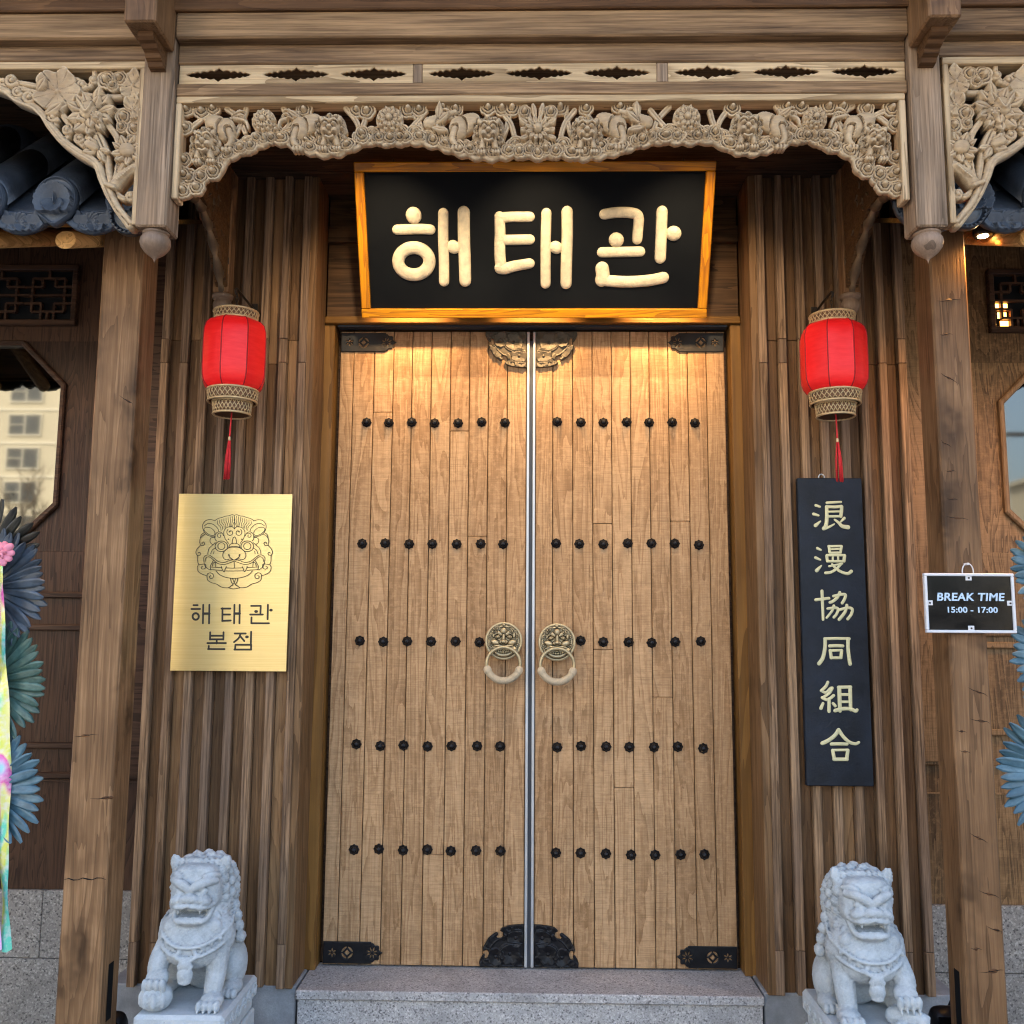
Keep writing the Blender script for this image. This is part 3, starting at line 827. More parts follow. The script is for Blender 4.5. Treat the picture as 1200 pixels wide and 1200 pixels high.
    for a in ((vx0, vx1, vz1-fw, vz1), (vx0, vx1, vz0, vz0+fw), (vx0, vx0+fw, vz0+fw, vz1-fw), (vx1-fw, vx1, vz0+fw, vz1-fw)):
        fm.box(a[0], a[1], YW-.035, YW-.001, a[2], a[3], c=.004)
    vent = fm.build('lattice_vent', M['rail'], t)
    box('recess_panel', vx0+fw, vx1-fw, YW-.0028, YW-.0012, vz0+fw, vz1-fw, M['black'], vent, .0003)
    ix0, ix1, iz0, iz1 = vx0+fw, vx1-fw, vz0+fw, vz1-fw
    H = iz1-iz0; u = H/6
    n = int((ix1-ix0)/(u*6))+1; mot = (ix1-ix0)/n
    for m_ in range(n):
        bx = ix0+m_*mot; q = mot/6
        segs = [((0, 3), (6, 3)), ((1, 1), (1, 5)), ((5, 1), (5, 5)), ((1, 5), (2.2, 5)), ((2.2, 5), (2.2, 4)), ((2.2, 4), (1, 4)), ((5, 5), (3.8, 5)), ((3.8, 5), (3.8, 4)), ((3.8, 4), (5, 4)),
                ((1, 1), (2.2, 1)), ((2.2, 1), (2.2, 2)), ((2.2, 2), (1, 2)), ((5, 1), (3.8, 1)), ((3.8, 1), (3.8, 2)), ((3.8, 2), (5, 2)), ((2.2, 5), (3.8, 5)), ((2.2, 1), (3.8, 1)),
                ((3, 5), (3, 6)), ((3, 0), (3, 1)), ((0, 4), (1, 4)), ((5, 4), (6, 4)), ((0, 2), (1, 2)), ((5, 2), (6, 2)), ((2.2, 0), (2.2, 1)), ((3.8, 0), (3.8, 1))]
        mb = MB()
        for (a, b) in segs: bar(mb, (bx+a[0]*q, iz0+a[1]*u), (bx+b[0]*q, iz0+b[1]*u), .0105, YW-.024-rr.uniform(0, .004), YW-.006)
        mb.build('lattice_bars', M['rail'], vent)
    if not L:
        for (a, b, c, d) in ((.6, 1.4, 1.1, 1.8), (.2, .85, 2.15, 2.8), (1.15, 2.0, 2.15, 2.8), (.9, 2.0, .2, .8), (1.1, 1.8, 1.1, 1.8)):
            q = mot/6
            box('lit_cell', ix0+a*q, ix0+b*q, YW-.0045, YW-.0032, iz0+c*u, iz0+d*u, M['lampo'], vent, .0002)
    # granite base
    gz = [0, Z(1122) if L else Z(1140), zg]
    for j in range(2):
        x = inner; rr2 = random.Random(j)
        while x < outer:
            b = min(x+.9-(.35 if x == inner and j else 0), outer)
            box('granite_slab', *sorted((s_*(x+.001), s_*(b-.001))), YW-.012, YW+.2, gz[j]+.0015, gz[j+1]-.0015, M['granitew'], t, .003)
            x = b
    box('backing', *sorted((s_*1.66, s_*5.5)), YW+.045, YW+.3, 0, 3.95, M['dark'], t, .002)
side_wall(-1); side_wall(1)

# ---- timber posts
def post(s_):
    if s_ < 0: x0, x1 = PX(92, 746, -.8), PX(142, 746, -.8)
    else: x0, x1 = PX(1112, 746, -.8), PX(1157, 746, -.8)
    t = thing('timber_post', 'squared brown timber post with a split near its foot, left of the gate' if s_ < 0 else 'squared brown knotty timber post behind the break time sign', 'post', ((x0+x1)/2, -.72, 0), 'timber posts under the side eaves')
    top = PZ(100, 255, -.8)
    V, F = vf_box(x0, x1, -.8, -.8+.15, .12, top, .007)
    o = mesh('shaft', V, F, M['post'], t)
    box('stone_foot', x0-.03, x1+.03, -.83, -.62, 0, .12, M['granite'], t, .01)
    xs = x1 if s_ < 0 else x0; e = -s_*.0015
    box('slot', *sorted((xs, xs+e)), -.745, -.705, .35, .545 if s_ < 0 else .56, M['black'], t, .0004)
    if s_ < 0:
        zc = PZ(90, 1031, -.8)
        pts = [(x0+.004+(x1-x0-.008)*i/9, -.8002, zc+.004*sin(i*1.9)+.006*(i/9)) for i in range(10)]
        mesh('crack', *vf_tube(pts, [.0006, .0016, .0022, .0012, .0018, .0026, .0014, .002, .0012, .0005], 6), M['black'], t)
    # knots and short drying cracks on the front face
    KN = [(100, 862, 10, 3.5), (125, 935, 12, 3.5), (150, 470, 8, 2.5)] if s_ < 0 else [(1112, 352, 9, 4), (1109, 392, 5, 3), (1112, 443, 7, 3), (1108, 520, 5, 2.5), (1114, 552, 4, 2.5), (1116, 585, 4, 3), (1122, 607, 8, 3), (1147, 811, 8, 3), (1150, 845, 8, 3), (1127, 857, 3.5, 3), (1131, 881, 4, 3.5), (1147, 982, 7, 3.5), (1160, 1048, 8, 4), (1168, 1090, 7, 3), (1144, 1112, 4, 4), (1164, 1138, 10, 5)]
    rk = random.Random(2)
    for (kx, ky, ka, kb) in KN:
        X_, Z_ = P(kx, ky, -.8)
        if not x0+.012 < X_ < x1-.012: X_ = min(max(X_, x0+.02), x1-.02)
        V, F = vf_lathe([(.001, -.0008), (.55, -.0006), (1.0, .0015)], 14)
        a = rk.uniform(-.6, .1); V = [(X_+(v[0]*cos(a)-v[1]*kb/ka*sin(a))*ka*.0021, -.8-.0004+v[2], Z_+(v[0]*sin(a)+v[1]*kb/ka*cos(a))*ka*.0021) for v in V]
        mesh('knot', V, F, M['knot'], t)
        L = ka*.0045; pts = [(X_-L*cos(a)*f_*1.1, -.8006, Z_-L*sin(a)*f_*1.1+.002*sin(9*f_)) for f_ in (-1, -.5, 0, .5, 1)]
        pts = [(min(max(q[0], x0+.009), x1-.009), q[1], q[2]) for q in pts]
        mesh('crack', *vf_tube(pts, [.0003, .0010, .0016, .0010, .0003], 5), M['black'], t)
post(-1); post(1)

# ---- porch: beams, fretwork, carved frieze, hanging posts
pc = thing('gate_porch', 'carved timber porch front with frieze, fretwork and hanging posts over the doors', 'porch', (0, YF, 3.4))
XC = PX(633.5, 150, YF)
def ZB(py, Y): return PZ(620, py, Y)
yB = YF-.010; yA = yB-.036
lx = [-4.5, -1.335, 1.36, 4.5]
hpl = (PX(165, 150, YF-.03), PX(201, 150, YF-.03)); hpr = (PX(1069, 150, YF-.03), PX(1105, 150, YF-.03))
spans = [(-4.5, hpl[0]-.001), (hpl[1]+.001, hpr[0]-.001), (hpr[1]+.001, 4.5)]
for (a, b) in spans:
    box('upper_beam', a, b, yA, -1.0, ZB(42, yA), ZB(11, yA), M['beam'], pc, .006)
    box('lower_beam', a, b, yB, -1.05, ZB(73 if a > -4 and b < 4 else 69, yB), ZB(42, yA)-.001, M['beam'], pc, .005)
box('eave_fascia', -4.5, 4.5, yA-.014, -1.0, ZB(9, yA-.014), ZB(-30, yA-.014), M['post2'], pc, .004)
box('eave_fascia', -4.5, 4.5, yA-.16, -1.0, ZB(-30, yA-.014)+.002, ZB(-70, yA-.06), M['beam'], pc, .006)
# fretwork panels and rail
zt_, zb1 = ZB(73, yB)-.001, ZB(96, yB)
fp = [(209.5, 484), (495, 769.5), (783, 1061.5)]
for i, (ua, ub) in enumerate(fp):
    xa, xb = PX(ua, 85, yB), PX(ub, 85, yB)
    A = Art(0, xb-xa, 0, zt_-zb1, .0022); U, V = A.U, A.V; hgt = zt_-zb1; W = xb-xa
    A.M = np.minimum(np.minimum(U+.0001, W-U+.0001), np.minimum(V+.0001, hgt-V+.0001)); A.H[:] = 0
    for k in range(3):
        cx = W*(.168+.332*k); cy = hgt*.5; hs = .21/.21
        def lens(x, y): 
            d = np.full(x.shape, -1.)
            for (dx, r) in [(a_*b_, c_) for a_ in (-1, 1) for b_, c_ in ((0, .0205), (.027, .0172), (.052, .0142), (.074, .0115), (.092, .0082), (.103, .0045))]:
                d = np.maximum(d, r-np.hypot(x-dx, y))
            q = .026-np.abs(x)*1.0-np.abs(y)*1.0
            d = np.maximum(d, q*.7)
            tip = np.where(np.abs(x) > .094, (.113-np.abs(x))*.38-np.abs(y), -1)
            return np.maximum(d, np.minimum(tip, .004))
        l_ = lens(U-cx, V-cy); A.hole(l_)
        A.H += .0035*np.exp(-((l_+.006)/.003)**2)*0
    A.build('fretwork_panel', lambda U, V, xa=xa: (xa+U, zt_-V), yB+.005, .009, M['pale'], pc)
for i in (0, 1):
    box('divider', PX(fp[i][1], 85, yB)+.0008, PX(fp[i+1][0], 85, yB)-.0008, yB+.004, yB+.04, zb1, zt_, M['hang'], pc, .003)
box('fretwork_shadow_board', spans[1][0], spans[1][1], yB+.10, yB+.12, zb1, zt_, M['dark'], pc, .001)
box('lower_rail', spans[1][0], spans[1][1], yB-.003, yB+.06, ZB(111, yB), zb1-.001, M['beam'], pc, .004)
# frieze frame
ztf = ZB(112, YF)
fl, frr = PX(205, 170, YF), PX(1062, 170, YF)
t_ = .0145
box('frieze_frame', fl, frr, YF-.012, YF+.05, ZB(118.5, YF-.012), ZB(111, yB)-.0008, M['pale'], pc, .003)
box('frieze_frame', fl, fl+.020, YF-.012, YF+.05, PZ(208, 234, YF), ZB(118.5, YF-.012)-.0005, M['palez'], pc, .003)
box('frieze_frame', frr-.022, frr, YF-.012, YF+.05, PZ(1060, 236, YF), ZB(118.5, YF-.012)-.0005, M['palez'], pc, .003)
# frieze carving, drawn in photo pixels about the centre line u=633.5
cont = [(211, 231), (227, 227), (238, 218), (241, 206), (258, 205), (266, 188), (280, 181), (295, 177), (317, 166), (336, 170), (354, 177), (376, 183), (398, 182), (420, 173), (435, 168), (457, 170), (486, 168), (515, 173), (537, 181), (559, 186), (581, 188), (611, 184), (633.5, 187)]
def frieze():
    A = Art(209, 1058, 117, 238, .8)
    cu = [c[0] for c in cont]; cv = [c[1] for c in cont]
    def yb(u):
        u = u if u <= 633.5 else 1267-u
        return np.interp(u, cu, cv)-2.5
    for half in (0, 1):
        m = (lambda u: u) if half == 0 else (lambda u: 1267-u)
        sg = 1 if half == 0 else -1
        r = random.Random(4+half)
        # deep layer: connecting strands
        for (u, v, u2, v2) in ((214, 150, 232, 135), (225, 128, 250, 150), (262, 122, 285, 150), (285, 122, 270, 160), (330, 122, 345, 165), (352, 122, 330, 150), (405, 122, 425, 160), (430, 128, 415, 165),
                               (478, 122, 500, 160), (500, 126, 480, 150), (520, 122, 515, 165), (600, 122, 590, 165), (590, 126, 608, 165), (215, 190, 222, 170)):
            A.stroke([(m(u), v), (m((u+u2)/2+3), (v+v2)/2-3), (m(u2), v2)], 3.4, 3, .000, .008, groove=.003)
        # top fringe of clouds
        for u in (216, 231, 247, 275, 292, 322, 338, 356, 402, 418, 432, 478, 493, 520, 536, 575, 590, 605):
            if r.random() < .68: A.cloud(m(u+r.uniform(-2, 2)), 124+r.uniform(-2, 2), r.uniform(8, 10.5), .006, 5, r.random()*3)
        # bottom cloud band
        u = 220.
        pos = []
        while u < 636:
            pos.append(u); u += 15*r.uniform(.8, 1.25)
        def slope(u): return atan2(yb(u+6)-yb(u-6), 12)*sg
        for u in pos: A.cloud(m(u), yb(u)-14+r.uniform(-2, 2), r.uniform(7, 9.5), .006, r.choice((3, 4, 5)), r.random()*3, asp=r.uniform(1.1, 1.5), ang=slope(u))
        us_ = np.arange(212, 636, 4.)
        for off, hh_, rr_ in ((9.5, .008, 2.4), (5.6, .011, 2.4), (2.0, .008, 2.6)):
            A.stroke([(m(u), yb(u)-off+1.5*sin(u*.35)) for u in us_], rr_, rr_, hh_, .005, smooth=False)
        for u in pos[::1]:
            uu = u+6
            if uu < 634: A.cloud(m(uu), yb(uu)-7.5+r.uniform(-1.5, 1), r.uniform(6.0, 8.4), .012+r.uniform(0, .004), r.choice((3, 4, 5)), r.random()*3, asp=r.uniform(1.0, 1.55), ang=slope(uu))
        for (u, v) in ((216, 220), (231, 216), (222, 204), (236, 203), (250, 198)): A.cloud(m(u), v, 9.5, .010, 6, u)
        for (u, v) in ((215, 183), (215, 200), (214, 145), (268, 160), (425, 152), (510, 160)): A.cloud(m(u), v, 8.5, .004, 5, u)
        # lions
        def lion(hu, hv, bu, bv, hs, tail):
            # body, haunch, legs
            d = 1 if bu > hu else -1
            A.ell(m(bu+d*10), bv-3, 17, 11, sg*d*.5, .012, .016)
            A.ell(m(bu+d*20), bv+2, 11, 14, 0, .012, .017)
            A.stroke([(m(bu+d*24), bv+4), (m(bu+d*27), bv+16), (m(bu+d*22), bv+24)], 5, 3.4, .012, .012)
            for j in (-4, 0, 4): A.ell(m(bu+d*22+j), bv+26, 2.6, 3.2, 0, .016, .008)
            for j in range(4): A.stroke([(m(bu+d*(26+j)), bv-12), (m(bu+d*(34+3*j)), bv-20+4*j), (m(bu+d*(40+2*j)), bv-20+7*j)], 3, 1, .008, .010)
            for a in range(11):       # mane
                th = a*2*pi/11; A.cloud(m(hu+hs*.86*cos(th)), hv+hs*.9*sin(th), 5.0, .016, 4, a)
            for dx in (-7, 7):
                A.stroke([(m(hu+dx*.8), hv+hs*.6), (m(hu+dx*1.2), hv+hs*1.15)], 4.6, 3.6, .014, .013)
                for j in (-3, 0, 3): A.ell(m(hu+dx*1.2+j), hv+hs*1.38, 2.2, 3.2, 0, .018, .008)
            A.ell(m(hu), hv, hs*.74, hs*.80, 0, .020, .014)
            for dx in (-1, 1):
                A.ell(m(hu+dx*hs*.62), hv-hs*.62, 3.0, 4.6, dx*sg*.5, .022, .008)
                A.ell(m(hu+dx*hs*.30), hv-hs*.18, 3.5, 2.9, 0, .030, .011)
                A.ell(m(hu+dx*hs*.30), hv-hs*.16, 1.2, 1.2, 0, .043, .003)
                A.stroke([(m(hu+dx*hs*.06), hv-hs*.38), (m(hu+dx*hs*.34), hv-hs*.5), (m(hu+dx*hs*.58), hv-hs*.32)], 1.7, 1.1, .034, .006)
                A.ell(m(hu+dx*hs*.32), hv+hs*.26, 4.0, 3.4, 0, .031, .009)
            A.ell(m(hu), hv+hs*.10, 3.6, 2.6, 0, .036, .011)
            w_ = A.win(m(hu), hv+hs*.52, 8)
            A.stroke([(m(hu-hs*.34), hv+hs*.48), (m(hu), hv+hs*.60), (m(hu+hs*.34), hv+hs*.48)], 1.5, 1.5, .014, 0)
            A.stroke([(m(hu-hs*.26), hv+hs*.68), (m(hu), hv+hs*.78), (m(hu+hs*.26), hv+hs*.68)], 1.6, 1.6, .030, .007)
        lion(240, 166, 244, 148, 16, 0)
        lion(389, 151, 372, 147, 16.5, 0)
        lion(576, 155, 560, 147, 17, 0)
        # flowers
        def flower(u, v, R, n=10):
            A.ell(m(u), v, R*.95, R*.95, 0, .010, .004)
            for ring, (rr_, L_, h_) in enumerate(((.45, .62, .012), (.22, .52, .018))):
                for k in range(n):
                    a = 2*pi*(k+.5*ring)/n; A.petal(m(u)+rr_*R*cos(a)*.6, v+rr_*R*sin(a)*.6, L_*R, R*.2, a, h_, .008, .003, tip=1.5)
            A.ell(m(u), v, R*.24, None, 0, .024, .010)
        flower(308, 139, 15, 12); flower(458, 138, 17, 10)
        for (u, v) in ((300, 158), (318, 158), (446, 158), (470, 158)): A.cloud(m(u), v, 7, .010, 5, u)
        A.stroke([(m(505), 142), (m(520), 136), (m(536), 130)], 7, 3, .010, .012); 
        for j in range(3): A.petal(m(508+j*4), 148-j*4, 22, 4.5, (0.3-.9*j) if half == 0 else pi-(.3-.9*j), .014, .010)
        for j in range(3): A.petal(m(352), 128+j*4, 18, 4, (2.6+.5*j) if half == 0 else pi-(2.6+.5*j), .012, .010)
    # centre flower
    for k in range(14):
        a = 2*pi*k/14; A.petal(633.5+6*cos(a), 152+9*sin(a), 15+8*abs(sin(a)), 3.6, a, .012, .010, tip=1.6)
    for k in range(12):
        a = 2*pi*k/12+.2; A.petal(633.5+3*cos(a), 152+3*sin(a), 12, 2.8, a, .020, .008, tip=1.6)
    A.ell(633.5, 152, 5, 5, 0, .028, .010)
    for (u, v) in ((612, 176), (624, 174), (643, 174), (655, 176), (633.5, 178), (618, 130), (649, 130)): A.cloud(u, v, 8, .014, 5, u)
    # clip to the opening and the scalloped lower edge
    A.M = np.minimum(A.M, np.minimum(np.minimum(A.U-210, 1057-A.U), A.V-117.6)*1.0)
    A.rough(.0012, .9, 3)
    f = plane_map(YF, 205, 112, 1062, 236)
    A.M = A.M
    A.H *= 1.4
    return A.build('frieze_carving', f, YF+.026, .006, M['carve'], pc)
frieze()

# corner carvings: lotus, leaves and stems, drawn for the left corner
def corner():
    A = Art(-90, 164, 78, 268, .8)
    lc = [(-110, 86), (-60, 88), (-30, 96), (0, 106), (13, 116), (35, 125), (45, 134), (56, 147), (71, 164), (91, 179), (113, 192), (121, 209), (130, 227), (141, 244), (157, 264)]
    r = random.Random(2)
    # stems behind
    for p in ([(-80, 84), (-40, 92), (0, 98), (40, 108)], [(-60, 80), (-20, 90), (20, 96), (40, 100)], [(108, 150), (122, 175), (128, 205), (133, 224)], [(118, 140), (134, 160), (138, 182), (136, 205), (131, 222)],
              [(83, 92), (97, 100), (103, 90), (103, 82)], [(85, 108), (110, 112), (150, 112)], [(70, 135), (80, 150), (74, 162)], [(96, 166), (104, 182), (112, 190)],
              [(133, 222), (147, 232), (157, 226)], [(135, 228), (142, 248), (158, 258)], [(140, 196), (152, 200), (158, 190)], [(136, 218), (152, 205), (160, 200)], [(100, 160), (96, 170), (88, 160)],
              [(110, 160), (120, 182), (116, 192)], [(140, 165), (146, 185), (140, 200)], [(120, 130), (150, 128)], [(60, 145), (48, 138), (52, 128)]):
        A.stroke(p, 3.6, 3.0, .004, .011, groove=.002)
    A.stroke(lc, 4.6, 4.6, .010, .012, groove=.002)
    A.stroke([(131, 222), (140, 240), (150, 252), (159, 262)], 3.2, 3, .016, .010)
    # scrolls on the left
    for (cx, cy, R) in ((6, 92, 8), (28, 112, 8), (-25, 88, 8), (14, 106, 6), (90, 98, 6), (91, 161, 6), (155, 229, 5), (76, 151, 5), (58, 136, 6), (103, 92, 4)):
        pts = [(cx+R*(1-.75*t)*cos(4.6*t*1.4+.6), cy+R*(1-.75*t)*sin(4.6*t*1.4+.6)) for t in np.linspace(0, 1, 14)]
        A.stroke(pts, 3.0, 2.2, .008, .009, smooth=False)
        A.ell(pts[-1][0], pts[-1][1], 3.2, None, 0, .012, .010)
    def lotus_leaf(cx, cy, R, fl_=1.0, ph=0.):
        w = A.win(cx, cy, R*1.3); x = A.U[w]-cx; y = A.V[w]-cy; th = np.arctan2(y, x); rr = np.hypot(x*fl_, y)
        lim = R*(1+.09*np.sin(5*th+ph)+.05*np.sin(9*th+1)); q = rr/lim
        h = .014+.010*q**2-.0035*np.exp(-(np.sin(5*th+ph*2)/.10)**2)*np.clip(q*1.5, 0, 1)+.004*np.sin(5*th+ph)*q
        h += .006*np.exp(-(q/.12)**2)
        A.put(w, (1-q)*R, h)
    lotus_leaf(62, 106, 25, .95, 1.0); lotus_leaf(150, 100, 17, 1.25, 2.); lotus_leaf(152, 128, 15, 1.4, .4); lotus_leaf(-40, 100, 18, 1, .5)
    A.petal(50, 135, 26, 7, -.5, .018, .010); A.petal(38, 108, 20, 6, -.9, .018, .010)
    for (u, v, R) in ((118, 92, 11), (134, 90, 9), (126, 99, 7), (141, 136, 10), (140, 148, 7), (155, 150, 10), (152, 162, 6)): A.cloud(u, v, R, .010, 5, u)
    # lotus flower
    cx, cy = 104, 134
    for (a, L_, W_) in ((-2.75, 30, 7), (-2.3, 26, 7), (-1.25, 32, 7.5), (-.75, 30, 7), (-.2, 30, 7), (.35, 25, 7), (.95, 25, 7), (1.6, 26, 8), (2.2, 28, 8), (2.85, 27, 8)):
        A.petal(cx+2*cos(a), cy+2*sin(a), L_*.95, W_, a, .012, .014, .004, tip=1.35)
    for (a, L_, W_) in ((-1.9, 24, 6.5), (-1.0, 22, 6.5), (2.5, 18, 6.5), (.7, 20, 6.5), (1.4, 20, 6.5)):
        A.petal(cx, cy, L_, W_, a, .020, .012, .004, tip=1.3)
    A.ell(cx-2, cy-2, 9.5, 11, .4, .024, .015); A.stroke([(cx-8, cy-6), (cx-2, cy+2), (cx+5, cy-8)], 1.6, 1.2, .040, .003)
    A.ell(cx+9, cy+6, 7, 6, -.5, .028, .009)
    for k in range(7): A.ell(cx+9+4*cos(k), cy+6+3.4*sin(k), 1.3, None, 0, .036, .005)
    # small bud and blossoms
    for a in (-2.9, -2.2, 2.9, 3.6, 0.2, 1.0): A.petal(114, 176, 17, 4.6, a, .014, .010)
    A.ell(107, 172, 9, 5, .4, .020, .009)
    for a in (-2.7, -2.0, -1.1, -.4, .6, 1.5, 2.4, 2.9): A.petal(150, 178, 19, 5.5, a, .014, .011)
    A.ell(150, 178, 9.5, 8, .3, .022, .012)
    A.stroke([(137, 218), (146, 207), (158, 199)], 6.5, 5.5, .016, .012); 
    for k in range(8): A.ell(142+k*2.2, 213-k*1.9, 1.6, None, 0, .028, .004)
    A.stroke([(129, 219), (138, 222)], 2.6, 2.6, .028, .006)
    # clip: nothing below the edge stem, nothing beyond the frame
    pts = [(-110, 60), (175, 60), (175, 275), (160, 268)]+[(u-3.2 if u > 50 else u, v+3.6) for u, v in lc[::-1]]
    A.M = np.minimum(A.M, poly_sd(A.U, A.V, pts)); A.M = np.minimum(A.M, np.minimum(163.5-A.U, A.V-79))
    A.rough(.0012, .9, 5); A.H *= 1.3
    return A
cA = corner()
yK = YF-.004
ztk = ZB(69, yB)-.001; yK2 = YF-.012
for s_ in (-1, 1):
    mir = None if s_ < 0 else XC
    f = plane_map(yK, -80, 80, 165, 265, mir)
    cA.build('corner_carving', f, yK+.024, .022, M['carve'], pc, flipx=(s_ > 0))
    xe = PX(167.5, 160, yK); xf = PX(157.5, 240, yK)
    if s_ > 0: xe = 2*XC-xe; xf = 2*XC-xf
    box('corner_frame', *sorted((xe, s_*4.5)), yK2, yK+.06, ztk-.026, ztk, M['pale'], pc, .003)
    wv = .026
    box('corner_frame', *sorted((xe, xe+s_*.020)), yK2, yK+.055, PZ(163, 264, yK), ztk-.0265, M['palez'], pc, .003)
# hanging posts with turned finials, beam ends and corbels
for (x0, x1) in (hpl, hpr):
    yf = YF-.035; zb0 = PZ((165 if x0 < 0 else 1085), 265, yf)
    hp = box('hanging_post', x0, x1, yf, yf+.115, zb0, 3.98, M['hang'], pc, .006)
    cx, cy = (x0+x1)/2, yf+.052
    prof = [(.001, -.106), (.003, -.098), (.008, -.090), (.020, -.082), (.035, -.070), (.047, -.053), (.051, -.038), (.049, -.024), (.042, -.013), (.038, -.010), (.044, -.008), (.044, -.002), (.036, 0), (.02, .0)]
    V, F = vf_lathe(prof, 28, cx, cy); V = [(v[0], v[1], v[2]+zb0-.001) for v in V]
    mesh('finial', V, F, M['turned'], hp, True)
    ex0, ex1 = cx-.054, cx+.052
    be = box('beam_end', ex0, ex1, yf-.17, yf-.0008, PZ(620, 22, yf-.17), 4.02, M['post'], pc, .006)
    zc = PZ(620, 22, yf-.17)
    prof = [(0, 0), (-.120, 0), (-.120, -.016), (-.108, -.024), (-.090, -.024), (-.080, -.034), (-.060, -.038), (-.052, -.050), (-.034, -.054), (-.026, -.066), (0, -.070)]
    V = [(cx-.026, yf-.0012+p[0], zc-.001+p[1]) for p in prof]+[(cx+.026, yf-.0012+p[0], zc-.001+p[1]) for p in prof]; n = len(prof)
    F = [list(range(n)), list(range(n, 2*n))[::-1]]+[[(k+1) % n, k, k+n, (k+1) % n+n] for k in range(n)]
    mesh('corbel', V, F, M['post2'], be)
    # inner bracket running back to a small hanging post against the ribs
    sg = -1 if x0 < 0 else 1
    YI = -.42; ib = P(261 if sg < 0 else 996, 349, YI)
    xk = ib[0]
    zi = ib[1]; ya, yb_ = yf+.118, YI+.09
    n = 26; prof = []
    for i in range(n+1):
        t = i/n; y = ya+(yb_-.05-ya)*t
        z = (zb0-.03)+(3.62-(zb0-.03))*sin(min(1, t/.35)*pi/2)**1.2 if t < .22 else None
        # lower edge: rises from the outer post, arches, then falls to the inner post
        zz = zb0+.05+.30*sin(pi*min(1, t*1.05))**.8*(1-.25*t)
        prof.append((y, zz+.006*sin(i*2.4)))
    prof[-1] = (prof[-1][0], zi+.03)
    w_ = .024
    V = []; 
    for sx in (-w_, w_):
        V += [(xk*(i/n)+cx*(1-i/n)+sx+(0 if True else 0), p[0], p[1]) for i, p in enumerate(prof)]
        V += [(xk*(i/n)+cx*(1-i/n)+sx, p[0], 3.70) for i, p in enumerate(prof)]
    m_ = n+1; F = []
    for i in range(n):
        F += [[i, i+1, m_+i+1, m_+i], [2*m_+i+1, 2*m_+i, 3*m_+i, 3*m_+i+1], [i+1, i, 2*m_+i, 2*m_+i+1], [m_+i, m_+i+1, 3*m_+i+1, 3*m_+i]]
    F += [[0, m_, 3*m_, 2*m_], [m_-1, 3*m_-1, 4*m_-1, 2*m_-1]]
    br = mesh('side_bracket', V, F, M['dark2'], pc)
    # carved edge strip
    pts = [(xk*(i/n)+cx*(1-i/n), p[0], p[1]-.004) for i, p in enumerate(prof)]
    mesh('carved_edge', *vf_tube(pts, [.016+.007*sin(i*2.1) for i in range(n+1)], 8), M['carve'], br, True)
    rq = random.Random(8)
    mb = MB()
    for k in range(26):
        i = rq.randint(2, n-1); z = prof[i][1]+rq.uniform(.03, .20)
        a = rq.uniform(0, 6.28); x = xk*(i/n)+cx*(1-i/n)-sg*(w_+.001); 
        mb.add(*vf_tube([(x, prof[i][0]+.02*cos(a+j)*.9, z+.02*sin(a+j)) for j in (0, .5, 1, 1.5)], .0045, 5))
    tag(mb.build('carved_sprigs', M['carve'], br, True), kind='stuff')
    box('inner_post', xk-.034, xk+.034, YI-.034, YI+.034, zi+.012, 3.7, M['post'], pc, .004)
    ip = [o for o in pc.children if o.name.startswith('inner_post')][-1]
    V, F = vf_lathe([(.001, -.085), (.010, -.078), (.026, -.066), (.038, -.048), (.040, -.032), (.034, -.016), (.030, -.010), (.040, -.008), (.043, .0), (.044, .010), (.03, .0115)], 24, xk, YI)
    mesh('finial', [(v[0], v[1], v[2]+zi) for v in V], F, M['turned'], ip, True)
# porch ceiling and roof
for i in range(9):
    y0 = -1.0+i*.115
    box('ceiling_plank', -1.75, 1.75, y0+.001, min(y0+.114, .049), 3.76+(.002 if i % 2 else 0), 3.80, M['dark'], pc, .002)
box('roof_deck', -6, 6, -1.55, .35, 4.03, 4.10, M['dark'], pc, .005)
box('roof_cover', -6.1, 6.1, -1.62, .35, 4.101, 4.20, M['tile'], pc, .02)
for s_ in (-1, 1): box('soffit', *sorted((s_*1.38, s_*6)), -1.0, .049, 3.86, 3.90, M['dark'], pc, .002)
# ---- tiled side eaves
def cap_art():
    R = .092; A = Art(-R, R, -R, R*1.15, .0016); U, V = A.U, A.V
    th = np.arctan2(U, -V); rr = np.hypot(U, V)
    lim = .084*(1+.0*th)+np.where(V > 0, .012*np.exp(-(U/.022)**2)*(V > 0), 0)+.004*np.cos(2*th)
    A.M = (lim-rr); A.H = np.where(A.M > 0, .006+.005*np.exp(-((A.M-.007)/.004)**2), 0)
    for k in range(11):
        a = -pi/2+(k-5)*.38; A.petal(.006*cos(a), .014+.006*sin(a), .060, .0050, a, .004, .013, .002, solid=False, tip=1.5, mode='max')
    for k in range(5):
        a = pi/2+(k-2)*.5; A.petal(0, .018, .036, .006, a, .008, .010, .003, solid=False, mode='max')
    A.stroke([(0, .018), (0, -.020)], .003, .002, .014, .003, solid=False)
    A.H *= 1.9
    return A
